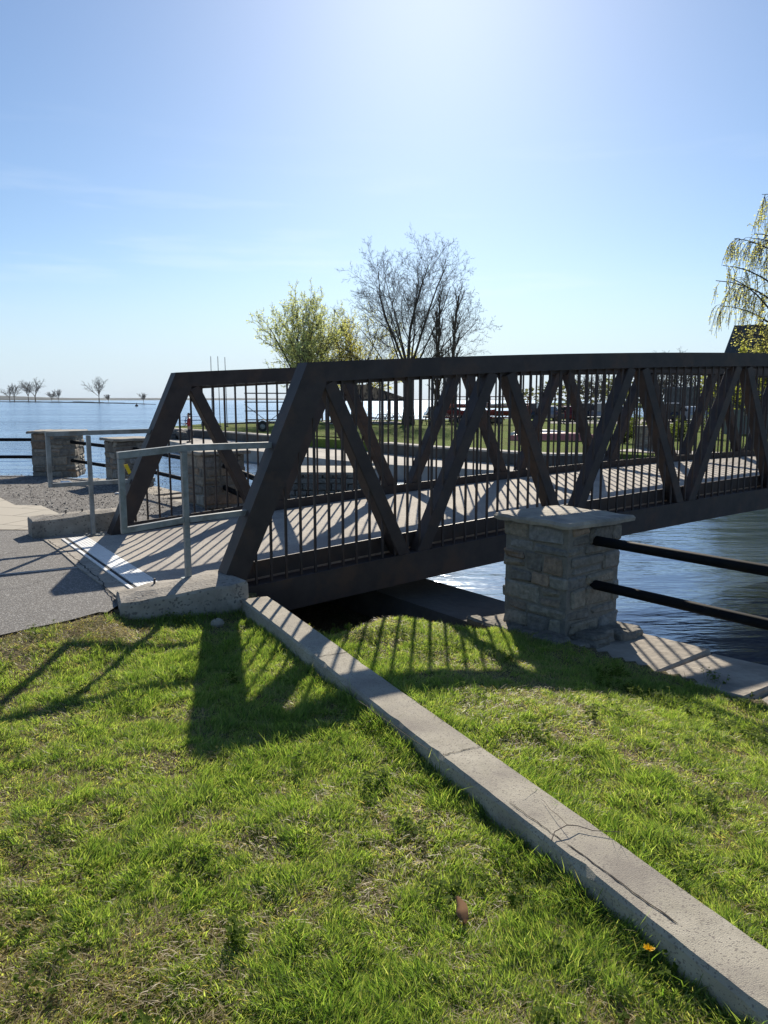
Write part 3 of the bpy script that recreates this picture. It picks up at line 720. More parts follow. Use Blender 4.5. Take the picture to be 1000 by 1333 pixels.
PILL = [(P4 + UP * -0.355, rzw, .67, .935, 41, 'rubble stone pillar nearest the viewer, on the quay in front of the bridge'),
        (P4 + WD * 6.55 + UP * -0.16, rzw, .67, .93, 42, 'rubble stone pillar seen through the railing at the far corner of the bridge foot'),
        (P4 + WD * 10.25 + UP * -0.11, rzw, .67, .92, 43, 'rubble stone pillar in the middle of the three by the gravel'),
        (at(69, 618, -0.02) + Vector((0, .35, -0.06)), rzw * 0 + R(8), .84, .96, 44, 'rubble stone pillar farthest left, where the railing turns along the lake'),
        (P4 - WD * 5.6 + UP * -0.355, rzw, .67, .935, 45, 'rubble stone pillar at the right end of the black pipe railing')]
for a in PILL: stone_pillar(*a)
# rough footing stones under the nearest pillar
fr = random.Random(8); g = MB(); cols = []
for k in range(26):
    side = k % 2
    if side == 0: c_ = P4 - WQ * fr.uniform(.38, .46) + WD * fr.uniform(-.45, .55)
    else: c_ = P4 - WD * fr.uniform(.38, .5) + WQ * fr.uniform(-.42, .28)
    v0 = len(g.v); g.box(c_ + UP * (-.40 + fr.uniform(-.01, .05)), fr.uniform(.14, .30), fr.uniform(.12, .2), fr.uniform(.06, .13), WD, WQ, UP, b=.018, jit=.014, rnd=fr)
    f_ = fr.uniform(.7, 1.1); cols += [(.22 * f_, .20 * f_, .165 * f_)] * (len(g.v) - v0)
o = g.build('footing_stones', M['stone'], loc=P4 - UP * .4); set_col(o, cols)
tag(o, 'rough grey footing stones around the base of the nearest pillar', 'footing')

def pipe_rail(p0, p1, h0, h1, label, drop0=0, drop1=0, r=0.039, sag=0.0):
    root = empty('pipe_rail', p0, 0, label, 'railing', 'black pipe rails between the pillars')
    for h_ in (h0, h1):
        g = MB(); a = Vector(p0) + UP * h_; b = Vector(p1) + UP * (h_ + drop1)
        g.tube([a, a * .75 + b * .25 - UP * sag, (a + b) / 2 - UP * sag, a * .25 + b * .75 - UP * sag, b], r, 14, cap=False); o = g.build('pipe', M['pipe'], root, smooth=True)
    return root
pA = [a[0] for a in PILL]
pipe_rail(pA[0] - WD * .25, pA[4] + WD * .25, 0.755, 0.40, 'pair of thick black pipes over the water right of the nearest pillar')
pipe_rail(pA[1] - WD * .25, pA[0] + WD * .25 + WD * 4.4, 0.72, 0.40, 'pair of black pipes running under the bridge from the pillar behind the far truss')
pipe_rail(pA[2] - WD * .25, pA[1] + WD * .25, 0.72, 0.38, 'pair of black pipes between the middle pillar and the one behind the far truss', r=.034)
d12 = (Vector((pA[2].x, pA[2].y, 0)) - Vector((pA[3].x, pA[3].y, 0))).normalized()
pipe_rail(pA[3] + d12 * .3, pA[2] - d12 * .2 + UP * .0, 0.74, 0.36, 'pair of black pipes between the farthest pillar and the middle pillar', r=.034, drop1=-.03)
pipe_rail(pA[3] - Vector((.25, 0, 0)), pA[3] - Vector((14, -0.3, 0)), 0.76, 0.40, 'pair of black pipes leaving the farthest pillar to the left along the lake', r=.034)

# small things on the ground
def chip(name, loc, rx, ry, rz_, seed, mat, label, cat, rotz=0.0):
    rc = random.Random(seed); g = MB(); n_ = 8
    for lv, (sc_, z) in enumerate(((.85, 0), (1.0, .35), (.8, .8), (.35, 1.0))):
        for k in range(n_):
            a = 2 * math.pi * k / n_; q = sc_ * rc.uniform(.85, 1.12)
            x_, y_ = rx * q * math.cos(a), ry * q * math.sin(a)
            g.v.append((loc[0] + x_ * math.cos(rotz) - y_ * math.sin(rotz), loc[1] + x_ * math.sin(rotz) + y_ * math.cos(rotz), loc[2] + rz_ * z * rc.uniform(.9, 1.1)))
    for lv in range(3):
        for k in range(n_): g.f.append((lv * n_ + k, lv * n_ + (k + 1) % n_, (lv + 1) * n_ + (k + 1) % n_, (lv + 1) * n_ + k))
    g.f += [tuple(range(n_ - 1, -1, -1)), tuple(3 * n_ + k for k in range(n_))]
    return tag(g.build(name, mat, loc=loc), label, cat)
chip('stone', at(283, 812, -0.15) + UP * -.02, .055, .03, .055, 3, M['cap'], 'pale broken stone lying in the shaded grass against the concrete block', 'stone', .5)
# crumpled bottle on the gravel
bt = at(88, 632, -0.03); bo = empty('plastic_bottle', bt, .3, 'crushed pale blue plastic bottle lying on the gravel before the farthest pillar', 'bottle')
g = MB(); X_ = Vector((1, .2, 0)).normalized(); Y_ = X_.cross(UP)
g.lathe(bt + UP * .045 - X_ * .12, [(.02, 0), (.042, .01), (.04, .06), (.036, .09), (.043, .13), (.035, .17), (.018, .20), (.014, .22)], 12, UP, Y_, X_); g.build('bottle_body', plain('pale_plastic', (.62, .72, .80), .25), bo, smooth=True)
g = MB(); g.lathe(bt + UP * .045 + X_ * .10, [(.016, 0), (.016, .022)], 10, UP, Y_, X_); g.build('bottle_cap', plain('cap_blue', (.15, .25, .45), .4), bo)
chip('litter_scrap', at(153, 643, -0.03), .05, .035, .03, 6, plain('white_scrap', (.7, .7, .68), .6), 'small white scrap of litter on the gravel left of the bridge end post', 'litter', .8)
# dead leaf
def dead_leaf(loc, size, rz, label):
    g = MB(); n_ = 7; Mx = Matrix.Translation(loc) @ Matrix.Rotation(rz, 4, 'Z') @ Matrix.Rotation(R(58), 4, 'X')
    prof = [.1, .55, .9, 1, .8, .45, .05]
    for i in range(n_):
        y_ = (i / (n_ - 1) - .5) * size * 1.5
        for q, x_ in enumerate((-1, -.5, 0, .5, 1)):
            wv = prof[i] * size * .42; curl = (x_ ** 2) * size * .32 + .10 * size * math.sin(i * 1.9)
            g.v.append(tuple(Mx @ Vector((x_ * wv, y_, curl))))
    for i in range(n_ - 1):
        for q in range(4): g.f.append((i * 5 + q, i * 5 + q + 1, (i + 1) * 5 + q + 1, (i + 1) * 5 + q))
    o = g.build('dead_leaf', leaf_mat('dry_leaf', attr=False, colr=(.26, .17, .12), mulc=(1.2, 1.1, .95), trans=.4), smooth=True, loc=loc)
    return tag(o, label, 'leaf')
lp = at(598, 1203, -0.17); dead_leaf(Vector((lp.x, lp.y, float(height(lp.x, lp.y)) + .045)), .055, .5, 'curled brown dead leaf standing in the grass left of the kerb')
# twig draped over the kerb
def kp(u, v, dz=0.0): return at(u, v, KERB_TOP) + UP * (0.008 + dz)
tw = empty('dry_twig', kp(742, 1092), 0, 'thin dark dry twig draped across the top of the kerb', 'twig')
g = MB(); g.tube([kp(718, 1098, .004), kp(722, 1090, .014), kp(738, 1084, .022), kp(752, 1081, .010), kp(772, 1086, .006), kp(812, 1090, .012)], [.0022, .002, .002, .0018, .0015, .0009], 5); g.build('stem', M['twig_litter'], tw)
g = MB(); g.tube([kp(738, 1084, .022), kp(728, 1072, .02), kp(716, 1058, .006), kp(708, 1046, .004)], [.0013, .0012, .001, .0007], 5); g.build('side_shoot', M['twig_litter'], tw)
# dandelion
dp = at(845, 1236, -0.05); dz = float(height(dp.x, dp.y)); db = Vector((dp.x, dp.y, dz))
da = empty('dandelion', db, 0, 'single yellow dandelion flower in the grass beside the kerb', 'flower')
tip = Vector((db.x, db.y, -0.048))
g = MB(); g.tube([db, db + Vector((.004, .002, .04)), tip], .0022, 6); g.build('stem', leaf_mat('dandelion_stem', attr=False, colr=(.12, .16, .04)), da)
g = MB(); rd = random.Random(2)
for k in range(46):
    a = rd.uniform(0, 6.283); rr_ = .012 * math.sqrt(rd.random()); e_ = Vector((math.cos(a), math.sin(a), 0)); f_ = Vector((-e_.y, e_.x, 0))
    b0 = tip + e_ * rr_ * .3; b1 = tip + e_ * (rr_ + .005) + UP * (.008 - rr_ * .25)
    g.add([b0 - f_ * .0012, b0 + f_ * .0012, b1 + f_ * .0024, b1 - f_ * .0024], [(0, 1, 2, 3)])
g.build('petals', leaf_mat('petal', attr=False, colr=(.85, .55, .01), mulc=(1, 1, 1), trans=.4), da)
#GRASS_HERE
# ------------------------------------------------------------------ grass
def grass_blades(name, N, region, seed, hmul=1.0, label=None, straw=0.2):
    rg = np.random.default_rng(seed)
    x, y = region(rg, N)
    kd = (x - K0.x) * KN.x + (y - K0.y) * KN.y; kt_ = (x - K0.x) * KDIR.x + (y - K0.y) * KDIR.y
    pd = (x - PE.x) * PEN.x + (y - PE.y) * PEN.y
    wq = (x - P4.x) * WQ.x + (y - P4.y) * WQ.y; wd = (x - P4.x) * WD.x + (y - P4.y) * WD.y
    s = (x - A0.x) * AX.x + (y - A0.y) * AX.y; n = (x - A0.x) * NM.x + (y - A0.y) * NM.y
    ok = (np.abs(kd) > KERB_W / 2 + .004) | (kt_ < 0) | (kt_ > KERB_LEN)
    ok &= wq < -0.40 + 0.06 * (fbm(x * 6, y * 6) - .5)
    ok &= ~((np.abs(wq) < .42) & (np.abs(wd) < .42))
    ok &= (n < -1.0 - .15 * np.sin(s * 4) - .3 * (fbm(x * 5, y * 5) - .5)) | (kd < 0) | (s < -.25)
    ok &= ~((s > -0.92) & (s < 0.12) & (n > -0.245 - .09 * np.clip(s + .87, 0, 1)))
    edge_n = (fbm(x * 3.1, y * 3.1) - .5) * .5
    ok &= pd > 0.02 + np.maximum(0, edge_n * .5)
    # bare, strawy patch by the block and at the path edge; patchy turf elsewhere
    bare = np.exp(-(((x + 1.90) / .34) ** 2 + ((y - 5.18) / .24) ** 2)) * 1.2 + np.exp(-(pd / .25) ** 2) * .5 * (fbm(x * 1.1 + 4, y * 1.1) > .42) + np.exp(-(((x + 2.6) / .6) ** 2 + ((y - 4.7) / .25) ** 2)) * .35
    lush = fbm(x * 1.1 + 3, y * 1.1 + 8, 3); patch = fbm(x * 4.2, y * 4.2, 3); tuft = fbm(x * 14, y * 14, 2)
    edge_k = np.exp(-((np.abs(kd) - .11) / .13) ** 2) * (kt_ > 0)
    edge_b = np.exp(-(np.maximum(0, -0.26 - n) / .16) ** 2) * ((s > -1.0) & (s < .15)) * (n < -.2) * 1.5
    vig = np.clip(.50 + 1.0 * (lush - .45) + 1.0 * (patch - .5) + 1.3 * (tuft - .5) + .35 * edge_k + .6 * edge_b - bare * .9, 0, 1.2)
    vig += .22 * ((kd < 0) & (kd > -1.3)) * smooth((patch - .35) * 5)
    vig = np.clip(vig, 0, 1.3)
    ok &= rg.random(N) < (.38 + 1.2 * vig)
    x, y, vig, patch, tuft, kd, bare = (a[ok] for a in (x, y, vig, patch, tuft, kd, bare)); n_ = len(x)
    # is this blade living or last year's straw
    dead = rg.random(n_) < np.clip((.33 - .30 * vig + bare * .6), .06, .92) * (straw / .2)
    h = (.014 + .033 * vig ** 1.1 * rg.uniform(.5, 1.35, n_) + .010 * rg.random(n_)) * hmul
    h *= 1 + .4 * np.exp(-((np.abs(kd) - .11) / .06) ** 2)
    long_ = rg.random(n_) < .022; h[long_] *= rg.uniform(1.3, 1.9, long_.sum())
    z = height(x, y) - .004
    wdt = rg.uniform(.0010, .0023, n_) * (1 + .45 * (rg.random(n_) < .12))
    a = rg.uniform(0, 2 * np.pi, n_)
    # neighbouring blades lean together
    la = fbm(x * 5 + 30, y * 5, 2) * 4 * np.pi + rg.normal(0, 1.1, n_)
    lean = np.clip(rg.normal(.42, .25, n_), .03, 1.1); lean[dead] = rg.uniform(.9, 1.45, dead.sum())
    h[dead] = rg.uniform(.018, .06, dead.sum())
    dx, dy = np.cos(la), np.sin(la); sx, sy = np.cos(a), np.sin(a)
    bend = rg.uniform(.25, 1.0, n_)
    l1 = lean; l2 = np.clip(lean + bend * .9, 0, 1.6)
    p0 = np.stack([x, y, z], 1); up1 = np.stack([dx * np.sin(l1), dy * np.sin(l1), np.cos(l1)], 1); up2 = np.stack([dx * np.sin(l2), dy * np.sin(l2), np.cos(l2)], 1)
    p0[dead, 2] += rg.uniform(0, .018, dead.sum())
    p1 = p0 + up1 * (h * .52)[:, None]; p2 = p1 + up2 * (h * .5)[:, None]
    sv = np.stack([sx, sy, np.zeros(n_)], 1)
    V = np.empty((n_, 5, 3), np.float32)
    V[:, 0] = p0 - sv * wdt[:, None]; V[:, 1] = p0 + sv * wdt[:, None]; V[:, 2] = p1 + sv * (wdt * .8)[:, None]; V[:, 3] = p1 - sv * (wdt * .8)[:, None]; V[:, 4] = p2
    me = bpy.data.meshes.new(name); me.vertices.add(n_ * 5); me.vertices.foreach_set('co', V.ravel())
    base = np.arange(n_) * 5
    li = np.stack([base, base + 1, base + 2, base + 3, base + 3, base + 2, base + 4], 1).ravel().astype(np.int32)
    me.loops.add(len(li)); me.loops.foreach_set('vertex_index', li)
    ls = np.stack([np.arange(n_) * 7, np.arange(n_) * 7 + 4], 1).ravel().astype(np.int32)
    me.polygons.add(n_ * 2); me.polygons.foreach_set('loop_start', ls)
    me.polygons.foreach_set('use_smooth', np.ones(n_ * 2, bool))
    me.update(calc_edges=True)
    g0 = np.array([.105, .185, .048]); g1 = np.array([.255, .335, .115]); g2 = np.array([.44, .46, .26]); st = np.array([.50, .42, .27]); st2 = np.array([.30, .24, .15])
    t = np.clip(rg.normal(.45, .25, n_) - .35 * (vig - .5), 0, 1)[:, None]
    c = np.where(t < .5, g0 + (g1 - g0) * t * 2, g1 + (g2 - g1) * (t - .5) * 2)
    ts = rg.random(n_)[:, None]; c = np.where(dead[:, None], st * ts + st2 * (1 - ts), c)
    c *= rg.uniform(.78, 1.2, n_)[:, None]
    cc = np.ones((n_, 5, 4), np.float32); cc[:, :, :3] = c[:, None, :]
    yellow = ((rg.random(n_) < .15) & ~dead); cc[yellow, 4, :3] = st * .9
    ca = me.color_attributes.new('col', 'FLOAT_COLOR', 'POINT'); ca.data.foreach_set('color', cc.ravel())
    me.materials.append(M['grass'])
    o = bpy.data.objects.new(name, me); COL.objects.link(o)
    return tag(o, label, 'grass', kind='stuff')
def view_region(rg, N):          # denser towards the viewer, thinning with distance
    t = rg.random(N); y = 1.15 * (6.9 / 1.15) ** (t ** .93)
    x = rg.uniform(-1, 1, N) * (.66 * y + .35) + .03 * y
    return x, y
def wide_region(rg, N):
    return rg.normal(-.5, 4.0, N), rg.uniform(-1.5, 7.4, N)
grass_blades('grass', 860000, view_region, 5, label='short spring grass covering the ground on both sides of the kerb')
grass_blades('grass', 560000, wide_region, 6, label='short spring grass covering the ground on both sides of the kerb')

# broad leaved weeds between the kerb and the quay
def weeds(spots, name, label, seed, lr=(.012, .026)):
    rg = random.Random(seed); g = MB(); cols = []
    for (cx, cy, rad, cnt) in spots:
        for k in range(cnt):
            a = rg.uniform(0, 6.283); r = rad * math.sqrt(rg.random()); x, y = cx + r * math.cos(a), cy + r * math.sin(a)
            hz = float(height(x, y)); base = Vector((x, y, hz)); top = base + Vector((rg.uniform(-.02, .02), rg.uniform(-.02, .02), rg.uniform(.02, .085)))
            g.add([base - Vector((.001, 0, 0)), base + Vector((.001, 0, 0)), top + Vector((.0007, 0, 0)), top - Vector((.0007, 0, 0))], [(0, 1, 2, 3)]); cols += [(.09, .12, .03)] * 4
            for q in range(rg.randint(3, 6)):
                b = rg.uniform(0, 6.283); L_ = rg.uniform(*lr); e = Vector((math.cos(b), math.sin(b), rg.uniform(-.25, .45))).normalized(); f = e.cross(UP).normalized()
                o_ = base + (top - base) * rg.uniform(.45, 1.0)
                g.add([o_, o_ + e * L_ * .5 + f * L_ * .38, o_ + e * L_ - UP * .003, o_ + e * L_ * .5 - f * L_ * .38], [(0, 1, 2, 3)])
                f_ = rg.uniform(.75, 1.25); cols += [(.085 * f_, .135 * f_, .02 * f_)] * 4
    o = g.build(name, M['leaf']); set_col(o, cols); tag(o, label, 'weeds', kind='stuff')
sp = []
for (u, v, r, c) in [(835, 888, .14, 60), (800, 880, .12, 35), (875, 893, .12, 45), (960, 935, .13, 50), (925, 915, .1, 25), (480, 850, .12, 45), (440, 838, .12, 40), (520, 842, .14, 45), (590, 850, .16, 45), (650, 862, .12, 30), (560, 870, .12, 25), (990, 950, .1, 30),
                     (740, 1280, .07, 9), (850, 1290, .06, 8), (330, 800, .09, 22), (410, 845, .05, 10), (230, 815, .14, 22), (905, 985, .12, 14), (700, 975, .1, 10)]:
    p = at(u, v, -.2 if u > 430 else -.17); sp.append((p.x, p.y, r, c))
rz_ = random.Random(77)
for k in range(60):
    yy = rz_.uniform(1.5, 5.0); xx = rz_.uniform(-.6, .6) * yy
    kd_ = (xx - K0.x) * KN.x + (yy - K0.y) * KN.y
    if abs(kd_) < .2: continue
    sp.append((xx, yy, rz_.uniform(.03, .09), rz_.randint(5, 18)))
weeds(sp, 'weeds', 'low broad leaved weeds growing among the grass by the quay edge', 4)
# straw litter by the worn corner of the path
rg_ = random.Random(14); g = MB(); cols = []
for k in range(1500):
    x = rg_.gauss(-1.95, .36); y = rg_.gauss(5.12, .22); 
    pd_ = (x - PE.x) * PEN.x + (y - PE.y) * PEN.y
    if pd_ < -.06: continue
    z = float(height(x, y)) + rg_.uniform(.001, .012); a = rg_.uniform(0, 3.1416); L_ = rg_.uniform(.012, .06); e = Vector((math.cos(a), math.sin(a), rg_.uniform(-.12, .12))) * L_ / 2; f = Vector((-math.sin(a), math.cos(a), 0)) * rg_.uniform(.0008, .002)
    c_ = Vector((x, y, z)); g.add([c_ - e - f, c_ + e - f, c_ + e + f, c_ - e + f], [(0, 1, 2, 3)]); q = rg_.uniform(.5, 1.1); cols += [(.42 * q, .34 * q, .22 * q)] * 4
o = g.build('straw', M['grass']); set_col(o, cols); tag(o, 'dry straw litter on the bare patch where the path meets the concrete block', 'straw', kind='stuff')
#FAR_HERE
# ------------------------------------------------------------------ land across the channel
ZU, ZW = -0.5, -0.95
def P(u, v, z): return at(u, v, z)
def V2(p): return (p[0], p[1])
# upper lawn: one raised sheet with its retaining edge
front = [V2(P(u, v, ZU)) for (u, v) in ((215, 557.5), (250, 560), (300, 563), (350, 567), (385, 569.5), (455, 573.5), (500, 577), (560, 582), (610, 585), (665, 589), (720, 592), (765, 592), (800, 590.5))]
bank2 = [(11.6, 26.2), (17.9, 19.2), (19.3, 17.2), (22.5, 13.0), (70, -48)]
back = [(240, -48), (240, 150), (96, 150), (60, 108), (34, 92), (14, 84), (0, 80), (-9, 76), (-15.2, 66), (-16.3, 58)]
poly = front + bank2 + back
g = MB(); pv = [Vector((a, b, ZU)) for a, b in poly]
ar = sum(pv[i].x * pv[(i + 1) % len(pv)].y - pv[(i + 1) % len(pv)].x * pv[i].y for i in range(len(pv)))
if ar < 0: pv.reverse()
g.prism(pv, Vector((0, 0, -1.6))); g.f.pop(0) if False else None
tag(g.build('park_ground', M['lawn']), kind='structure')
# pale concrete edge strip on top of the retaining wall
def offset_strip(pts, w_, z, name, mat, thick=0.0, kind='structure'):
    g = MB(); n = len(pts); L_, R_ = [], []
    for i in range(n):
        a = Vector((*pts[max(i - 1, 0)], 0)); b = Vector((*pts[min(i + 1, n - 1)], 0)); d = (b - a).normalized(); q = Vector((-d.y, d.x, 0))
        c = Vector((*pts[i], z)); L_.append(c - q * .03); R_.append(c + q * w_)
    for i in range(n - 1):
        g.prism([L_[i], L_[i + 1], R_[i + 1], R_[i]], Vector((0, 0, -thick if thick else -.004)))
    return tag(g.build(name, mat), kind=kind)
rw = empty('retaining_wall', Vector((*front[6], ZW)), 0, 'low dark retaining wall with a pale concrete edge along the park lawn across the channel', 'wall')
def strip_mesh(pts, w0, w1, z, th):
    g = MB(); n = len(pts)
    for i in range(n - 1):
        q = []
        for k, wv in ((i, w0), (i + 1, w0), (i + 1, w1), (i, w1)):
            a = Vector((*pts[max(k - 1, 0)], 0)); b = Vector((*pts[min(k + 1, n - 1)], 0)); d = (b - a).normalized(); nn = Vector((-d.y, d.x, 0))
            q.append(Vector((*pts[k], z)) + nn * wv)
        g.prism(q, Vector((0, 0, -th)))
    return g
sgm = [front[:5], front[6:]]
for f_ in sgm:
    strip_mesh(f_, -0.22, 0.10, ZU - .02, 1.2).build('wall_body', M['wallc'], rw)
    strip_mesh(f_, -0.25, 0.42, ZU + .05, .07).build('edge_slab', M['walk'], rw)
# lower quay walkway
wfront = [V2(P(u, v, ZW)) for (u, v) in ((196, 570), (215, 573), (246, 579), (300, 584), (345, 588), (400, 595), (450, 600), (520, 605.5), (560, 607), (620, 611), (665, 613), (720, 614))]
wback = [V2(P(u, v, ZW)) for (u, v) in ((760, 602), (700, 598), (600, 590), (500, 583), (455, 577), (400, 573), (345, 570.5), (250, 564), (210, 562), (192, 563))]
g = MB(); pv = [Vector((a, b, ZW)) for a, b in wfront + wback]
ar = sum(pv[i].x * pv[(i + 1) % len(pv)].y - pv[(i + 1) % len(pv)].x * pv[i].y for i in range(len(pv)))
if ar < 0: pv.reverse()
g.prism(pv, Vector((0, 0, -1.2))); tag(g.build('walkway', M['walk']), kind='structure')
# ramp from the walkway up to the lawn
a1, a2 = P(388, 573.0, ZW), P(470, 579, ZW); b1, b2 = Vector((*front[4], ZU + .05)), Vector((*front[6], ZU + .05))
g = MB(); g.add([a1 + UP * .01, a2 + UP * .01, b2 + Vector((.0, 2.2, 0)), b1 + Vector((0, 2.2, 0))], [(0, 1, 2, 3)]); tag(g.build('ramp', M['walk']), kind='structure')
# stone pier standing in the channel
rp = random.Random(77); pc = P(428, 618, -0.72); pr_ = empty('stone_pier', Vector((pc.x, pc.y + 1.5, WATER)), R(-6), 'low dark stone pier with a pale flat top standing in the channel', 'pier')
Mx = pr_.matrix_basis; Xa = (Mx.to_3x3() @ Vector((1, 0, 0))); Ya = (Mx.to_3x3() @ Vector((0, 1, 0)))
g = MB(); cols = []
for side in range(4):
    a = side * math.pi / 2; d = Vector((math.cos(a), math.sin(a), 0)); e = Vector((-math.sin(a), math.cos(a), 0)); hw = 1.25; z = -.5
    while z < .68:
        ch = rp.uniform(.14, .22); t = -hw
        while t < hw - .02:
            ln = min(rp.uniform(.3, .6), hw - t); v0 = len(g.v)
            g.box(Mx @ (d * (hw - .1 + rp.uniform(-.02, .02)) + e * (t + ln / 2) + UP * (z + ch / 2)), .25, ln - .02, ch - .015, Mx.to_3x3() @ d, Mx.to_3x3() @ e, UP, b=.02, jit=.012, rnd=rp)
            f_ = rp.uniform(.7, 1.2); cols += [(.16 * f_, .155 * f_, .135 * f_)] * (len(g.v) - v0); t += ln
        z += ch
o = g.build('stonework', M['stone'], pr_); set_col(o, cols)
g = MB(); g.box(Mx @ Vector((0, 0, .78)), 2.62, 2.62, .09, Xa, Ya, UP, b=.02, jit=.02, rnd=rp); g.box(Mx @ Vector((0, 0, .1)), 2.2, 2.2, 1.25, Xa, Ya, UP); g.build('top_slab', M['cap'], pr_)
# dark breakwater stones beside the standing person
g = MB(); rp = random.Random(5); b0 = P(216, 571, ZW); b1 = P(243, 573.5, ZW); cols = []
for k in range(34):
    t = rp.random(); c_ = b0 * (1 - t) + b1 * t + Vector((rp.uniform(-.2, .2), rp.uniform(.1, 1.2), rp.uniform(.1, .45)))
    v0 = len(g.v); g.box(c_, rp.uniform(.3, .6), rp.uniform(.3, .6), rp.uniform(.2, .35), b=.06, jit=.05, rnd=rp); f_ = rp.uniform(.7, 1.2); cols += [(.13 * f_, .125 * f_, .115 * f_)] * (len(g.v) - v0)
o = g.build('breakwater', M['stone'], loc=(b0 + b1) / 2); set_col(o, cols); tag(o, 'heap of dark stones at the tip of the walkway beside the person in red', 'breakwater')

# paths and parking on the far side
def flat(name, pts, z, mat): return sheet(name, pts, z, mat)
flat('path_across', [(17.35, 19.9), (18.6, 18.0), (22.5, 20.8), (30, 30), (26, 34), (19, 27.5), (13.0, 29.3), (10.2, 31.5), (9.0, 30.2), (12.0, 27.0)], ZU + .03, M['walk'])
g = MB(); g.prism([T(LEN + .02, -.2, camber(LEN) - .02), T(LEN + .02, 3.4, camber(LEN) - .02), T(LEN + 6, 3.9, ZU + .035), T(LEN + 6, -.6, ZU + .035)], Vector((0, 0, -1.0))); tag(g.build('approach_ramp', M['slab']), kind='structure')
flat('parking_lot', [(14, 66), (60, 62), (120, 70), (120, 90), (40, 84), (16, 76)], ZU + .02, M['asphalt'])

# ------------------------------------------------------------------ trees
class Tree:
    def __init__(s, seed): s.r = random.Random(seed); s.limbs = MB(); s.twigs = MB(); s.leaf = MB(); s.lc = []; s.cnt = 0
    def grow(s, p, d, L_, r, lev, cfg):
        rn = s.r; n = cfg['seg'][min(lev, len(cfg['seg']) - 1)]; pts = [p]; rad = [r]; dirs = [d]
        r1 = r * cfg['taper']
        for i in range(n):
            wob = cfg['wob'] * (1 + .3 * lev)
            d = (d + Vector((rn.gauss(0, wob), rn.gauss(0, wob), rn.gauss(0, wob))) + UP * cfg['trop'][min(lev, len(cfg['trop']) - 1)]).normalized()
            p = p + d * (L_ / n); pts.append(p); rad.append(r + (r1 - r) * (i + 1) / n); dirs.append(d)
        last = lev >= cfg['levels']
        mb = s.limbs if r > cfg['limb_r'] else s.twigs
        mb.tube(pts, rad, 7 if lev == 0 else (5 if r > cfg['limb_r'] else 3), cap=False)
        if last or cfg.get('leaf_all') and lev >= cfg['levels'] - 1: 
            if cfg.get('leaf'): s.leaves(pts, cfg)
        if last: return
        nb = cfg['nb'][min(lev, len(cfg['nb']) - 1)]; t0 = cfg['t0'][min(lev, len(cfg['t0']) - 1)]
        for k in range(nb):
            t = t0 + (1 - t0) * ((k + rn.random() * .8) / nb); f = t * n; i = min(int(f), n - 1); q = pts[i].lerp(pts[i + 1], f - i); dd = dirs[i]
            az = k * 2.4 + rn.uniform(-.5, .5); X_, Y_ = frame(dd); ang = R(rn.uniform(*cfg['ang'][min(lev, len(cfg['ang']) - 1)]))
            nd = (dd * math.cos(ang) + (X_ * math.cos(az) + Y_ * math.sin(az)) * math.sin(ang)).normalized()
            rr_ = (r + (r1 - r) * t); ll = L_ * cfg['lr'][min(lev, len(cfg['lr']) - 1)] * rn.uniform(.75, 1.15) * (1 - cfg['short'] * t)
            s.grow(q, nd, ll, max(rr_ * cfg['rr'], cfg['rmin']), lev + 1, cfg)
        # the leader carries on
        if cfg.get('leader', True): s.grow(pts[-1], dirs[-1], L_ * .6, max(r1, cfg['rmin']), lev + 1, cfg)
    def leaves(s, pts, cfg):
        rn = s.r
        for k in range(cfg['leaf']):
            i = rn.randrange(len(pts) - 1); q = pts[i].lerp(pts[i + 1], rn.random()); z_ = cfg['leaf_s'] * rn.uniform(.6, 1.4)
            q = q + Vector((rn.gauss(0, .5), rn.gauss(0, .5), rn.gauss(0, .4))) * cfg['leaf_s']
            a = Vector((rn.gauss(0, 1), rn.gauss(0, 1), rn.gauss(0, 1))).normalized(); X_, Y_ = frame(a)
            s.leaf.add([q - X_ * z_ * .5, q - Y_ * z_ * .3, q + X_ * z_ * .5, q + Y_ * z_ * .3], [(0, 1, 2, 3)])
            c = cfg['lc']; f_ = rn.uniform(.65, 1.3); s.lc += [(c[0] * f_, c[1] * f_, c[2] * f_)] * 4
    def finish(s, name, loc, label, group=None, cat='tree', leafname='crown'):
        root = empty(name, loc, 0, label, cat, group)
        s.limbs.build('trunk', M['bark'], root, smooth=True)
        if s.leaf.v:
            b = s.leaf.build('crown', M['leaf'], root); set_col(b, s.lc)
            if s.twigs.v: s.twigs.build('twigs', M['twig'], root)
        elif s.twigs.v: s.twigs.build('crown', M['twig'], root)
        return root
def base_cfg(**k):
    c = dict(seg=[5, 5, 4, 3, 3], wob=.09, trop=[.05, .10, .10, .08, .05], taper=.62, limb_r=.035, levels=5, nb=[7, 5, 4, 3, 3], t0=[.35, .25, .2, .2], ang=[(28, 55), (28, 50), (28, 55), (30, 60)], lr=[.85, .62, .55, .5, .5], short=.35, rr=.6, rmin=.012, leader=True)
    c.update(k); return c
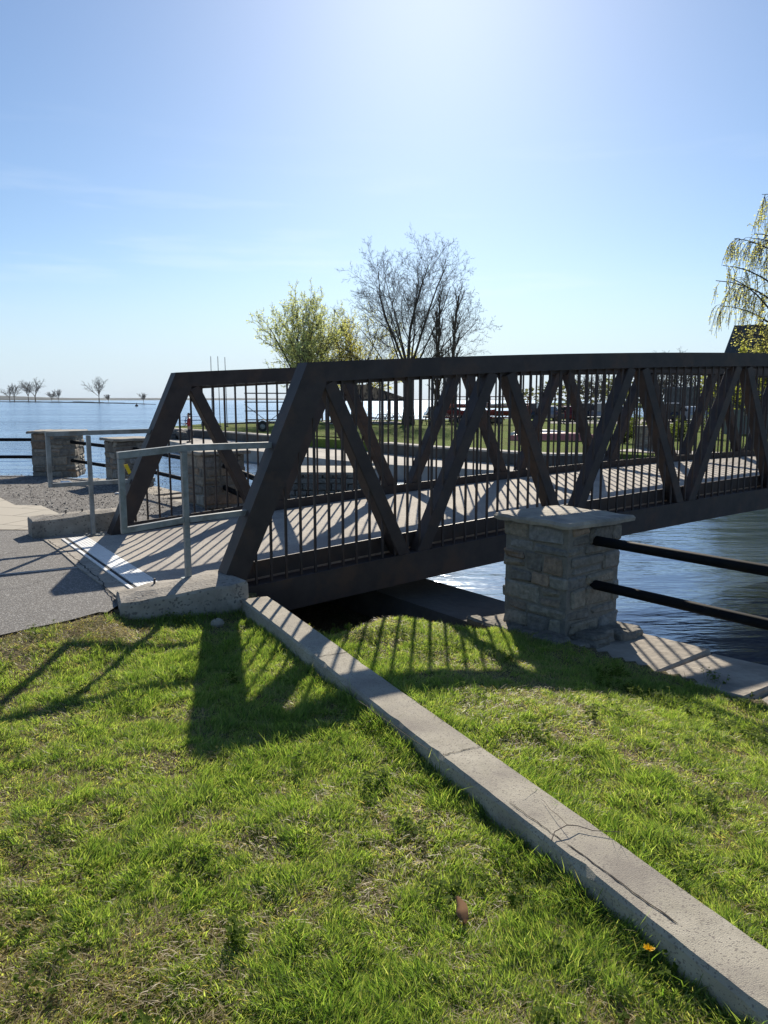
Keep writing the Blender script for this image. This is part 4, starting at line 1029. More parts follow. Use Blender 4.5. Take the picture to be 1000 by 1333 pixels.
# big bare tree: several leaders from a short bole
bt_ = P(531, 552, ZU); bt_ = Vector((.031 * 64, 64, ZU)); t = Tree(3)
cfg = base_cfg(levels=5, nb=[3, 10, 8, 5, 4], t0=[.9, .2, .12, .12, .15], lr=[1, .52, .48, .46, .5], ang=[(10, 30), (24, 48), (24, 50), (25, 55), (30, 60)], trop=[.0, .012, .025, .04, .05, .04], wob=.06, rmin=.0095, leader=False, rr=.44, taper=.3, limb_r=.05)
t.limbs.tube([bt_ - UP * .3, bt_ + Vector((.05, 0, 1.2)), bt_ + Vector((.0, 0, 3.2)), bt_ + Vector((.02, 0, 4.6))], [.62, .46, .42, .40], 9, cap=False)
for k, (az, tilt, L_, r, h0) in enumerate(((90, 6, 9.6, .20, 4.2), (178, 18, 9.0, .16, 4.0), (0, 17, 9.4, .17, 4.1), (60, 30, 8.4, .13, 3.7), (200, 36, 8.0, .12, 3.4), (-12, 38, 8.4, .13, 3.6), (268, 22, 8.2, .13, 4.3), (320, 50, 7.4, .10, 3.2), (150, 52, 7.2, .10, 3.0), (185, 62, 6.6, .09, 3.4), (5, 60, 7.4, .10, 3.6), (110, 28, 8.6, .12, 4.4), (240, 34, 7.8, .11, 3.9))):
    a = R(az); ti = R(tilt); d = Vector((math.cos(a) * math.sin(ti), math.sin(a) * math.sin(ti), math.cos(ti)))
    t.grow(bt_ + Vector((0, 0, h0)), d, L_ * .97, r * .72, 1, cfg)
t.finish('bare_tree', bt_, 'large bare spreading tree on the park lawn, tallest of the trees behind the bridge')
# light green maple at the left
def leafy(loc, h_, spread, seed, name, label, lc, leaf=3, ls=.13, stems=7, group=None, lev=4, rmin=.014):
    t = Tree(seed); rn = random.Random(seed)
    cfg = base_cfg(levels=lev, nb=[5, 9, 7, 4, 2], t0=[.2, .2, .2, .2], lr=[1, .50, .48, .5, .5], ang=[(10, 30), (20, 42), (22, 48), (25, 55)], trop=[0, .01, .03, .03, .03], wob=.06, rmin=rmin, leader=False, leaf=leaf, leaf_s=ls, lc=lc, leaf_all=True, rr=.46, taper=.4)
    t.limbs.tube([loc - UP * .3, loc + UP * h_ * .09, loc + UP * h_ * .2], [h_ * .022, h_ * .02, h_ * .018], 8, cap=False)
    for k in range(stems):
        a = 2 * math.pi * k / stems + rn.uniform(-.3, .3); ti = R(rn.uniform(8, spread) if k else 3); d = Vector((math.cos(a) * math.sin(ti), math.sin(a) * math.sin(ti), math.cos(ti)))
        t.grow(loc + UP * h_ * .17, d, h_ * rn.uniform(.60, .74) * math.cos(ti) ** .25, h_ * .008, 1, cfg)
    return t.finish(name, loc, label, group)
leafy(Vector((-.103 * 66, 66, ZU)), 10.3, 60, 12, 'leafing_tree', 'round tree with fresh pale green leaves, leftmost of the trees behind the bridge', (.40, .43, .24), 5, .12, 16)
leafy(Vector((-.040 * 70, 70, ZU)), 9.6, 52, 15, 'leafing_tree', 'smaller yellow green tree between the pale green tree and the large bare tree', (.46, .44, .14), 4, .11, 12)
# slender poplars right of the big tree
for k, (u, h_, s_) in enumerate(((566, 11.2, 1), (574, 10.4, 2), (585, 11.6, 3), (593, 9.6, 4))):
    loc = Vector(((u - 500) / 1000 * 72, 72 + (k % 2) * 1.5, ZU)); t = Tree(60 + k)
    cfg = base_cfg(levels=3, nb=[16, 5, 3], t0=[.10, .2, .2], lr=[.26, .5, .5], ang=[(14, 30), (20, 40), (25, 50)], trop=[0.02, .12, .10, .1], wob=.03, rmin=.014, short=.45, leader=False, limb_r=.05, seg=[9, 4, 3, 3])
    t.grow(loc - UP * .2, UP.copy(), h_, .13, 0, cfg)
    t.finish('slender_tree', loc, ['slender bare upright tree, first to the right of the large bare tree', 'slender bare upright tree, second to the right of the large bare tree', 'slender bare upright tree, third to the right of the large bare tree', 'slender bare upright tree, fourth and farthest right beside the large bare tree'][k], 'slender trees beside the large bare tree')
# weeping birch at the right
wb = Vector((19.9, 35.0, ZU)); t = Tree(91); rn = random.Random(91)
def weeping(t, p, d, L_, r):
    pts = [p]; n = 9
    for i in range(n):
        d = (d + Vector((rn.gauss(0, .05), rn.gauss(0, .05), .00 + (-.16 if i > 5 else .03)))).normalized(); p = p + d * L_ / n; pts.append(p)
    t.limbs.tube(pts, [r * (1 - .8 * i / n) for i in range(n + 1)], 5, cap=False)
    for k in range(int(L_ * 5.5)):
        f = rn.uniform(.22, 1) * n; i = min(int(f), n - 1); q = pts[i].lerp(pts[i + 1], f - i); side = Vector((rn.gauss(0, 1), rn.gauss(0, 1), rn.uniform(.0, .7))).normalized(); dd = (side + d * .5).normalized()
        ll = rn.uniform(.5, 1.5); m = 7; pp = [q]
        for j in range(m):
            dd = (dd + Vector((rn.gauss(0, .05), rn.gauss(0, .05), -.42))).normalized(); q = q + dd * ll / m; pp.append(q)
            if j > 0:
                for z_ in range(1):
                    qq = [q]; d2 = (dd + Vector((rn.gauss(0, .4), rn.gauss(0, .4), -.5))).normalized()
                    for w_ in range(4): d2 = (d2 + Vector((rn.gauss(0, .06), rn.gauss(0, .06), -.3))).normalized(); qq.append(qq[-1] + d2 * rn.uniform(.08, .2))
                    t.twigs.tube(qq, .008, 3, cap=False)
                    den = fbm(qq[0].x * .9 + 5, qq[0].z * .9)
                    t.leaves(qq, dict(leaf=4 if den < .5 else 9, leaf_s=.085, lc=(.46, .45, .22)))
        t.twigs.tube(pp, [.011 - .008 * i / m for i in range(m + 1)], 3, cap=False)
t.limbs.tube([wb - UP * .2, wb + Vector((.1, 0, 3)), wb + Vector((0, .1, 6.5)), wb + Vector((.1, 0, 10)), wb + Vector((0, 0, 14.2))], [.3, .24, .17, .10, .03], 9, cap=False)
for k in range(60):
    zz = 2.4 + k * .19; a = R(180) + R(rn.uniform(-70, 70)) if k % 2 == 0 else R(rn.uniform(-110, 110)); reach = max(1.3, 6.0 * (1 - ((zz - 3.2) / 13.5) ** 1.2)) if zz > 3.2 else 5.0
    d = Vector((math.cos(a), math.sin(a), .55)).normalized(); weeping(t, wb + UP * zz, d, reach * rn.uniform(.85, 1.08), .02 + reach * .011)
t.finish('weeping_birch', wb, 'tall weeping birch with hanging yellow green catkins at the right edge')
# yellow green bush tree in front of the house
leafy(Vector((18.0, 37.0, ZU)), 5.2, 55, 31, 'leafing_tree', 'bushy yellow green tree in front of the dark house roof at the right', (.20, .22, .06), 7, .12, 11, lev=3)

# far trees across the bay on the right: hazy bare trees
def bare(loc, h_, seed, label, group, name='bare_tree', lev=3, rmin=.02, spread=45, stems=5):
    t = Tree(seed); rn = random.Random(seed)
    cfg = base_cfg(levels=lev, nb=[4, 8, 6, 4], t0=[.3, .2, .15, .15], lr=[1, .55, .5, .5], ang=[(10, 30), (22, 45), (25, 50), (25, 55)], trop=[0, .05, .08, .08], wob=.08, rmin=rmin, leader=False, rr=.55, seg=[4, 4, 3, 2])
    t.limbs.tube([loc - UP * .4, loc + UP * h_ * .12, loc + UP * h_ * .25], [h_ * .024, h_ * .018, h_ * .015], 6, cap=False)
    for k in range(stems):
        a = 2 * math.pi * k / stems + rn.uniform(-.4, .4); ti = R(rn.uniform(8, spread) if k else 4); d = Vector((math.cos(a) * math.sin(ti), math.sin(a) * math.sin(ti), math.cos(ti)))
        t.grow(loc + UP * h_ * rn.uniform(.18, .26), d, h_ * rn.uniform(.55, .7), h_ * .010, 1, cfg)
    return t.finish(name, loc, label, group)
names = ['first', 'second', 'third', 'fourth', 'fifth', 'sixth', 'seventh', 'eighth', 'ninth', 'tenth']
for k, (u, d_, h_) in enumerate(((762, 118, 7.0), (778, 112, 6.2), (846, 104, 7.8), (858, 112, 9.2), (872, 104, 8.4), (884, 110, 9.0), (905, 106, 7.0))):
    bare(Vector(((u - 500) / 1000 * d_, d_, ZU)), h_, 200 + k, names[k] + ' from the left in the line of bare trees beyond the parking lot', 'bare trees beyond the parking lot', spread=50, stems=6)
leafy(Vector((.303 * 116, 116, ZU)), 5.6, 60, 44, 'leafing_tree', 'low pale green tree beyond the parked cars, beside the bare trees', (.12, .13, .05), 3, .3, 7, lev=3)
# far right shoreline with a wood
fs = [(60, 420), (96, 300), (180, 240), (500, 240), (900, 700), (300, 700), (90, 560)]
g = MB(); g.prism([Vector((a, b, WATER + .9)) for a, b in fs], Vector((0, 0, -2))); tag(g.build('far_shore', M['lawn']), kind='structure')
rn = random.Random(71); g = MB(); cols = []
for k in range(9000):
    a = rn.random() ** .8; x = 75 + a * 330; y = 420 - 150 * min(1, a * 2.2) + rn.uniform(0, 35); hh = 6 + 5 * fbm(x * .03, y * .03 + 3) * 1.6
    q = Vector((x, y, WATER + .8 + rn.random() ** .8 * hh)); r = rn.uniform(.5, 1.6); X_, Y_ = frame(Vector((rn.gauss(0, 1), rn.gauss(0, 1), rn.gauss(0, 1))).normalized())
    g.add([q - X_ * r, q - Y_ * r * .6, q + X_ * r, q + Y_ * r * .6], [(0, 1, 2, 3)]); f_ = rn.uniform(.6, 1.2); cols += [(.07 * f_, .075 * f_, .045 * f_)] * 4
o = g.build('far_wood', M['leaf']); set_col(o, cols); tag(o, 'distant low wood along the far shore behind the parking lot', 'wood', kind='stuff')

# ------------------------------------------------------------------ island spit and far hills on the lake
sp_ = []
for i in range(41):
    u = -330 + i * 13.4; f_ = (i / 40); D = 1290 - 790 * min(1, max(0, (u + 60) / 270.)) if u > -60 else 1290
    sp_.append(((u - 500) / 1000 * D / 1.0, D))
g = MB(); rn = random.Random(4)
for i in range(40):
    (x0, y0), (x1, y1) = sp_[i], sp_[i + 1]; taper = min(1, (40 - i) / 8)
    h0 = WATER + (1.1 + rn.uniform(-.3, .3)) * taper + .15; 
    g.prism([Vector((x0, y0, h0)), Vector((x1, y1, h0)), Vector((x1 * 1.02, y1 + 16 * taper + 2, h0)), Vector((x0 * 1.02, y0 + 16 * taper + 3, h0))], Vector((0, 0, -2.5)))
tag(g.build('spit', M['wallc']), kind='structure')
def spit_pt(u):
    D = 1290 - 790 * min(1, max(0, (u + 60) / 270.)); return Vector(((u - 500) / 1000 * D, D + 4, WATER + .9))
isl = [(22, 24, 'first from the left of the far bare trees on the low spit'), (40, 27, 'second from the left of the far bare trees on the low spit'), (49, 31, 'third from the left of the far bare trees on the low spit'), (70, 13, 'small bush like tree, fourth from the left on the low spit'), (79, 16, 'small bare tree, fifth from the left on the low spit'),
       (131, 31, 'tallest lone bare tree in the middle of the low spit'), (143, 11, 'low bush like tree just right of the lone tree on the spit'), (188, 13, 'small bare tree at the right tip of the low spit')]
for k, (u, px, lab) in enumerate(isl):
    p = spit_pt(u); bare(p, px / 1000 * p.y * 1.0, 300 + k, lab, 'bare trees on the low spit', rmin=.10 * p.y / 900, spread=52, stems=6)
    if k in (0,):
        p = spit_pt(16); bare(p, .021 * p.y, 340, 'slightly smaller bare tree at the far left end of the spit group', 'bare trees on the low spit', rmin=.1, spread=48)
# far hills: long low ridge
def hill(name, u0, u1, D, hpx, seed, base=520.6):
    g = MB(); n = 60; rows = []
    for i in range(n + 1):
        f_ = i / n; u = u0 + (u1 - u0) * f_; x = (u - 500) / 1000 * D; h_ = hpx * (min(1, (1 - f_) * 3.2) ** 1.1) * (.75 + .5 * float(fbm(np.array(f_ * 6 + seed), np.array(3.3))))
        zt = EYE + (h_) / 1000 * D
        rows.append([Vector((x, D, WATER - 2)), Vector((x, D + 60, zt * .7)), Vector((x, D + 300, zt)), Vector((x, D + 900, WATER - 2))])
    g.v = [tuple(p) for r in rows for p in r]
    for i in range(n):
        for j in range(3): g.f.append((i * 4 + j, (i + 1) * 4 + j, (i + 1) * 4 + j + 1, i * 4 + j + 1))
    tag(g.build(name, M['hill'], smooth=True), kind='structure')
M['hill'] = noisy('wooded_hill', (.025, .032, .022), (.04, .045, .03), scale=.02, rough=1, bump=0)
hill('far_hills', -600, 162, 6500, 8.5, 1); hill('far_shoreline', -600, 760, 9000, 2.6, 5)
# buoy
bp = P(178, 529, WATER); by = empty('buoy', bp, 0, 'small dark buoy on the lake before the tip of the spit', 'buoy')
g = MB(); g.lathe(bp - UP * .2, [(.3, 0), (.75, .2), (.75, .7), (.3, 1.1)], 12); g.build('float', M['black'], by); g = MB(); g.lathe(bp + UP * .85, [(.15, 0), (.12, .8), (.03, .9)], 8); g.build('mast', M['black'], by)

# ------------------------------------------------------------------ things in the park
def pole(u, vtop, vbot, D, label, r=.03):
    x = (u - 500) / 1000 * D; z0 = ZU; zt = EYE + (520.6 - vtop) / 1000 * D * 1.01; root = empty('flagpole', (x, D, z0), 0, label, 'pole', 'thin bare poles on the lawn')
    g = MB(); g.tube([(x, D, z0), (x + .03 * (u % 3 - 1), D, zt)], [r * 1.2, r * .8], 6); g.build('shaft', plain('pole_grey', (.16, .16, .17), .5, .3), root)
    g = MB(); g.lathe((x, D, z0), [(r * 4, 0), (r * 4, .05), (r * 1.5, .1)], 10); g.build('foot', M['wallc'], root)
pole(278, 466, 556, 58, 'leftmost of the three thin poles rising behind the far truss'); pole(288, 466, 556, 58, 'middle of the three thin poles rising behind the far truss'); pole(297, 467, 556, 58, 'rightmost of the three thin poles rising behind the far truss')

def picnic(u, D, col, label, rz=0.0, z=ZU, group='picnic tables on the lawn'):
    x = (u - 500) / 1000 * D; b = Vector((x, D, z)); root = empty('picnic_table', b, rz, label, 'picnic table', group); Mx = root.matrix_basis; X_ = Mx.to_3x3() @ Vector((1, 0, 0)); Y_ = Mx.to_3x3() @ Vector((0, 1, 0)); mt = plain('table_paint', col, .6)
    g = MB(); [g.box(Mx @ Vector((0, -.32 + q * .16, .74)), 1.8, .145, .04, X_, Y_) for q in range(5)]; g.build('table_top', mt, root)
    for s_ in (-1, 1):
        g = MB(); [g.box(Mx @ Vector((0, s_ * .72 + q * .14, .45)), 1.8, .13, .04, X_, Y_) for q in (-.5, .5)]; g.build('bench', mt, root)
        g = MB()
        for y_ in (-1, 1): g.bar(Mx @ Vector((s_ * .65, y_ * .68, 0)), Mx @ Vector((s_ * .65, y_ * .22, .72)), .06, .05)
        g.box(Mx @ Vector((s_ * .65, 0, .40)), .05, 1.5, .06, X_, Y_); g.build('leg_frame', mt, root)
    return root
picnic(256, 60, (.12, .25, .5), 'blue picnic table at the tip of the lawn behind the person in red', .5)
for k, (u, D) in enumerate(((446, 66), (470, 70), (497, 68), (512, 73), (542, 62), (400, 58))):
    picnic(u, D, (.07, .06, .05), ['dark picnic table under the left side of the gazebo', 'dark picnic table under the middle of the gazebo', 'dark picnic table under the right side of the gazebo', 'dark picnic table just right of the gazebo', 'dark picnic table near the foot of the large bare tree', 'dark picnic table on the lawn left of the gazebo'][k], k * .7)
picnic(768, 58, (.6, .6, .58), 'white picnic table at the right end of the lawn', .2)
picnic(905, 50, (.6, .6, .58), 'white picnic table before the house, behind the far end of the bridge', .9)

# gazebo
gd = 69.; gxx = (472 - 500) / 1000 * gd; gb = Vector((gxx, gd, ZU)); gz_ = empty('gazebo', gb, .2, 'open gazebo with a dark hipped roof on posts behind the bridge', 'gazebo'); Mx = gz_.matrix_basis; hw = 3.2
e = 2.05; ap = 3.35
g = MB(); c4 = [Mx @ Vector((a * (hw + .35), b * (hw + .35), e)) for a, b in ((-1, -1), (1, -1), (1, 1), (-1, 1))]; c5 = [q - UP * .14 for q in c4]; tp = [Mx @ Vector((a * .35, b * .35, ap)) for a, b in ((-1, -1), (1, -1), (1, 1), (-1, 1))]
g.add(c5 + c4 + tp, [(3, 2, 1, 0)] + [(k, (k + 1) % 4, (k + 1) % 4 + 4, k + 4) for k in range(4)] + [(k + 4, (k + 1) % 4 + 4, (k + 1) % 4 + 8, k + 8) for k in range(4)] + [(8, 9, 10, 11)]); g.build('roof', noisy('shingles', (.03, .032, .035), (.05, .05, .05), scale=20, rough=1, spec=.05, bump=.3, bscale=30), gz_)
for a, b in ((-1, -1), (0, -1), (1, -1), (1, 0), (1, 1), (0, 1), (-1, 1), (-1, 0)):
    g = MB(); g.box(Mx @ Vector((a * hw, b * hw, (e - .14) / 2)), .16, .16, e - .145); g.build('post', M['bark'], gz_)
g = MB(); g.box(Mx @ Vector((0, 0, .035)), 6.6, 6.6, .07, Mx.to_3x3() @ Vector((1, 0, 0)), Mx.to_3x3() @ Vector((0, 1, 0))); g.build('floor_slab', M['walk'], gz_)

# boat trailers
def wheel(c, r, X_, root, w_=.2):
    g = MB(); Y_ = UP.cross(X_).normalized(); g.lathe(c - X_ * w_ / 2, [(r * .6, 0), (r * .95, .01), (r, w_ * .25), (r, w_ * .75), (r * .95, w_ - .01), (r * .6, w_)], 16, Y_, UP, X_); o = g.build('wheel', M['black'], root)
    g = MB(); g.lathe(c - X_ * (w_ / 2 + .01), [(r * .15, -.01), (r * .5, .01), (r * .55, .03)], 12, Y_, UP, X_); g.build('rim', M['galv'], o)
def rack_trailer(u, D, z, L_, H_, col, rz, label, levels=4, hulls=0, hullcol=(.3, .03, .03)):
    b = Vector(((u - 500) / 1000 * D, D, z)); root = empty('boat_trailer', b, rz, label, 'trailer', 'boat trailers on the lawn'); Mx = root.matrix_basis; M3 = Mx.to_3x3(); X_ = M3 @ Vector((1, 0, 0)); Y_ = M3 @ Vector((0, 1, 0)); mt = plain('rack_paint', col, .5)
    def Q(x, y, z): return Mx @ Vector((x, y, z))
    g = MB()
    for y_ in (-.65, .65): g.bar(Q(-L_ / 2, y_, .55), Q(L_ / 2, y_, .55), .08, .1)
    for x_ in (-L_ / 2, -L_ / 6, L_ / 6, L_ / 2): g.bar(Q(x_, -.65, .55), Q(x_, .65, .55), .06, .08)
    g.build('chassis', mt, root)
    g = MB(); g.bar(Q(-L_ / 2, 0, .52), Q(-L_ / 2 - 1.3, 0, .48), .07, .08); g.bar(Q(-L_ / 2 - 1.3, 0, .48), Q(-L_ / 2 - 1.3, 0, .05), .05, .05); g.build('drawbar', mt, root)
    for x_ in (-L_ / 2 + .1, L_ / 2 - .1):
        g = MB()
        for y_ in (-.62, .62): g.bar(Q(x_, y_, .6), Q(x_, y_, H_), .07, .07)
        for k in range(levels): g.bar(Q(x_, -.95, .75 + k * (H_ - .78) / (levels - 1)), Q(x_, .95, .75 + k * (H_ - .78) / (levels - 1)), .045, .045)
        g.build('rack_arm', mt, root)
    g = MB()
    for k in range(levels): g.bar(Q(-L_ / 2, -.62, .75 + k * (H_ - .78) / (levels - 1)), Q(L_ / 2, -.62, .75 + k * (H_ - .78) / (levels - 1)), .07, .07)
    g.bar(Q(-L_ / 2, -.60, H_ * .7), Q(0, -.60, .6), .04, .04); g.bar(Q(L_ / 2, -.60, H_ * .7), Q(0, -.60, .6), .04, .04); g.build('side_rail', mt, root)
    for s_ in (-1, 1):
        wheel(Q(-L_ * .12, s_ * .85, .33), .33, Y_, root)
        g = MB(); pts = [Q(-L_ * .12 + .42 * math.cos(a), s_ * .85, .36 + .40 * math.sin(a)) for a in [math.pi * q / 8 for q in range(9)]]; g.sweep(pts, Y_, .24, .02); g.build('mudguard', mt, root)
    return root, Q, X_, Y_
rack_trailer(350, 50, ZU, 2.9, 2.45, (.03, .03, .035), .15, 'empty dark tubular boat trailer with a ladder rack beside the retaining wall')
def canoe(c, X_, Y_, Z_, L_, W_, H_, mat, name, parent=None, label=None, cat=None, group=None):
    g = MB(); n = 18; m = 10
    for i in range(n + 1):
        t = i / n * 2 - 1; wv = W_ / 2 * max(0.02, (1 - abs(t) ** 2.2)); rise = .12 * abs(t) ** 3
        for j in range(m + 1):
            a = math.pi * j / m; g.v.append(tuple(Vector(c) + X_ * (t * L_ / 2) + Y_ * (wv * math.cos(a)) + Z_ * (-math.sin(a) ** .8 * H_ * (1 - .25 * abs(t) ** 3) + H_ + rise)))
    for i in range(n):
        for j in range(m): g.f.append((i * (m + 1) + j, i * (m + 1) + j + 1, (i + 1) * (m + 1) + j + 1, (i + 1) * (m + 1) + j))
    o = g.build(name, mat, parent, smooth=True, loc=None if parent else c)
    if label: tag(o, label, cat, group)
    return o
red = plain('red_hull', (.24, .035, .04), .5); redm = plain('pale_red_hull', (.50, .16, .14), .4); white = plain('white_hull', (.62, .62, .6), .35)
for k, (u, D, lab) in enumerate(((606, 66, 'red boat trailer standing left of centre beyond the lawn'), (652, 64, 'red boat trailer standing right of centre beyond the lawn'))):
    root, Q, X_, Y_ = rack_trailer(u, D, ZU, 4.2, 2.3, (.20, .035, .035), -.1 + k * .3, lab, levels=3)
    canoe(Q(.2, -.35, .76), X_, Y_, UP, 4.6, .85, .36, red, 'canoe', None, ['red canoe carried on the lower rack of the left red trailer', 'red canoe carried on the lower rack of the right red trailer'][k], 'canoe', 'canoes at the park')
    canoe(Q(-.1, .40, 1.32), X_, Y_, UP, 4.4, .8, .34, white if k else redm, 'canoe', None, ['faded red canoe on the upper rack of the left red trailer', 'white canoe on the upper rack of the right red trailer'][k], 'canoe', 'canoes at the park')
Xc = Vector((.98, -.2, 0)).normalized(); Yc = Vector((-Xc.y, Xc.x, 0)); pc_ = P(724, 574, ZU)
canoe(pc_ + UP * .43, Xc, -Yc, -UP, 4.6, .95, .38, redm, 'canoe', None, 'overturned faded red canoe lying alone on the lawn', 'canoe', 'canoes at the park')
canoe(P(704, 568, ZU) + UP * .38, Xc, -Yc, -UP, 3.4, .8, .33, white, 'canoe', None, 'overturned white canoe behind the left end of the faded red one', 'canoe', 'canoes at the park')

# parked cars
def car(u, D, rz, col, label, sc_=1.0, van=False):
    b = Vector(((u - 500) / 1000 * D, D, ZU + .02)); root = empty('parked_car', b, rz, label, 'car', 'cars in the parking lot'); Mx = root.matrix_basis; M3 = Mx.to_3x3(); X_ = M3 @ Vector((1, 0, 0)); Y_ = M3 @ Vector((0, 1, 0))
    def Q(x, y, z): return Mx @ Vector((x, y, z))
    pt = plain('car_paint', col, .25, .3); gl = plain('car_glass', (.02, .025, .03), .08)
    h2 = 1.72 if van else 1.42
    prof = [(-2.2, .30), (-2.22, .62), (-2.05, .86), (-1.85, .92), (-.2, .95), (1.25, .92), (1.95, .80), (2.2, .62), (2.22, .32), (1.75, .22), (-1.8, .22)]
    g = MB(); g.prism([Q(a, -.88, b_) for a, b_ in prof], Y_ * 1.76); g.build('body', pt, root)
    cp = [(-2.0, .90), (-1.75 if not van else -2.0, h2 - .04), (-1.3, h2), (.15, h2), (.45, h2 - .06), (1.3, .92)]
    g = MB(); lo = [(a, -.84, z) if z < 1 else (a, -.68, z) for a, z in cp]; hi = [(a, -y, z) for a, y, z in lo]; n = len(cp)
    g.add([Q(*q) for q in lo] + [Q(*q) for q in hi], [tuple(range(n)), tuple(range(2 * n - 1, n - 1, -1))] + [(k, k + n, (k + 1) % n + n, (k + 1) % n) for k in range(n)]); cab = g.build('cabin', pt, root)
    for s_ in (-1, 1):
        g = MB(); y0, y1 = -.855 * s_, -.70 * s_; g.add([Q(-1.75, y0, 1.0), Q(-.35, y0, 1.0), Q(-.35, y1, h2 - .1), Q(-1.6, y1, h2 - .1)], [(0, 1, 2, 3)]); g.add([Q(-.25, y0, 1.0), Q(1.0, y0, 1.0), Q(.35, y1, h2 - .1), Q(-.25, y1, h2 - .1)], [(0, 1, 2, 3)]); g.build('side_window', gl, root)
        for x_ in (-1.35, 1.35): wheel(Q(x_, s_ * .80, .32), .32, Y_, root, .2)
        g = MB(); g.box(Q(2.2, s_ * .62, .64), .06, .34, .14, X_, Y_, UP, .02); g.build('headlight', plain('lamp_glass', (.7, .7, .68), .15), root)
    g = MB(); g.add([Q(1.32, -.76, .96), Q(1.32, .76, .96), Q(.52, .62, h2 - .07), Q(.52, -.62, h2 - .07)], [(0, 1, 2, 3)]); g.build('windscreen', gl, root)
for u, D, rz, col, lab, vn in ((582, 74, 0.1, (.30, .31, .33), 'grey car seen under the trees left of the red trailers', False), (690, 74, 1.2, (.05, .06, .08), 'dark blue car at the left end of the parking lot', True), (712, 76, 1.4, (.5, .5, .5), 'silver car second in the parking lot', False), (733, 73, 1.5, (.16, .03, .03), 'dark red car in the parking lot behind the standing person', False),
                           (757, 77, 1.3, (.04, .04, .05), 'black car in the middle of the parking lot', True), (779, 74, 1.5, (.35, .36, .38), 'light grey van right of the black car', True), (803, 76, 1.4, (.05, .05, .06), 'black car at the right end of the parking lot', False), (872, 72, 1.2, (.06, .06, .07), 'dark car before the bare tree line at the right', True), (893, 70, 1.6, (.45, .45, .45), 'silver car before the bare tree line at the right', False)):
    car(u, D, rz, col, lab, van=vn)

# stone pillar at the far end of the bridge
stone_pillar(P(840, 585, ZU) , R(20), .62, .98, 46, 'brown stone pillar on the park side near the far end of the bridge')
# low shrubs and bollards near it
# house at the right
hb = Vector((25.9, 47, ZU)); hs = empty('house', hb, R(-27), 'dark roofed house behind the weeping birch at the right edge', 'house'); Mx = hs.matrix_basis; M3 = Mx.to_3x3(); X_ = M3 @ Vector((1, 0, 0)); Y_ = M3 @ Vector((0, 1, 0))
def Q(x, y, z): return Mx @ Vector((x, y, z))
g = MB(); g.box(Q(0, 0, 1.75), 9.4, 7, 3.5, X_, Y_); g.build('wall', noisy('grey_siding', (.15, .17, .165), (.20, .22, .215), scale=3, bump=.2, bscale=20), hs)
ridge, eave = 6.6, 3.3
g = MB(); g.add([Q(-5.2, -4.0, eave), Q(5.2, -4.0, eave), Q(5.2, 4.0, eave), Q(-5.2, 4.0, eave), Q(-4.55, 0, ridge), Q(4.55, 0, ridge), Q(-5.2, -4.0, eave - .2), Q(5.2, -4.0, eave - .2), Q(5.2, 4.0, eave - .2), Q(-5.2, 4.0, eave - .2)], [(0, 1, 5, 4), (2, 3, 4, 5), (0, 4, 3), (1, 2, 5), (6, 7, 1, 0), (7, 8, 2, 1), (8, 9, 3, 2), (9, 6, 0, 3), (9, 8, 7, 6)])
g.build('roof', noisy('dark_shingles', (.045, .05, .055), (.075, .08, .085), scale=16, bump=.5, bscale=26), hs)
for x_ in (-3.0, -.6, 2.0):
    g = MB(); g.box(Q(x_, -3.53, 1.75), 1.2, .08, 1.3, X_, Y_); f_ = g.build('window', M['walk'], hs); g = MB(); g.box(Q(x_, -3.58, 1.75), 1.04, .04, 1.14, X_, Y_); g.build('pane', plain('pane_glass', (.02, .03, .035), .06), f_)
# grey block building beyond the trees
gb_ = Vector((.412 * 98, 98, ZU)); bd = empty('grey_building', gb_, .15, 'flat roofed grey building beyond the bare trees at the right', 'building'); Mx = bd.matrix_basis; X_ = Mx.to_3x3() @ Vector((1, 0, 0)); Y_ = Mx.to_3x3() @ Vector((0, 1, 0))
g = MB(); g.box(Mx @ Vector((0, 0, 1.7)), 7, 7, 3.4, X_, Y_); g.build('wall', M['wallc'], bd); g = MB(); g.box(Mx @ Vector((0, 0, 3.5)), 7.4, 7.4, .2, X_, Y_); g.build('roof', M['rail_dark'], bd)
for x_ in (-2, 0, 2): g = MB(); g.box(Mx @ Vector((x_, -3.52, 1.9)), 1.1, .06, 1.0, X_, Y_); g.build('window', plain('dark_pane', (.03, .035, .04), .1), bd)
# shrubs on the park side
def shrub(u, D, r, seed, label, lc=(.06, .08, .025)):
    rn = random.Random(seed); b = Vector(((u - 500) / 1000 * D, D, ZU)); g = MB(); cols = []
    root = empty('shrub', b, 0, label, 'shrub', 'shrubs on the park side'); st_ = MB()
    for k in range(14):
        a = rn.uniform(0, 6.28); ti = rn.uniform(.1, 1.0); d = Vector((math.cos(a) * math.sin(ti), math.sin(a) * math.sin(ti), math.cos(ti))); e_ = b + d * r * rn.uniform(1.0, 1.7)
        st_.tube([b, b.lerp(e_, .5) + UP * .05, e_], [.02, .012, .006], 4, cap=False)
        for q in range(70):
            t_ = rn.uniform(.25, 1.05); c = b.lerp(e_, t_) + Vector((rn.gauss(0, .14), rn.gauss(0, .14), rn.gauss(0, .12))) * r; c.z = max(c.z, ZU + .03); Xl, Yl = frame(Vector((rn.gauss(0, 1), rn.gauss(0, 1), rn.gauss(0, 1))).normalized()); s_ = rn.uniform(.03, .07)
            g.add([c - Xl * s_, c - Yl * s_ * .6, c + Xl * s_, c + Yl * s_ * .6], [(0, 1, 2, 3)]); f_ = rn.uniform(.6, 1.3); cols += [tuple(x * f_ for x in lc)] * 4
    o = g.build('foliage', M['leaf'], root); set_col(o, cols); st_.build('stems', M['bark'], root)
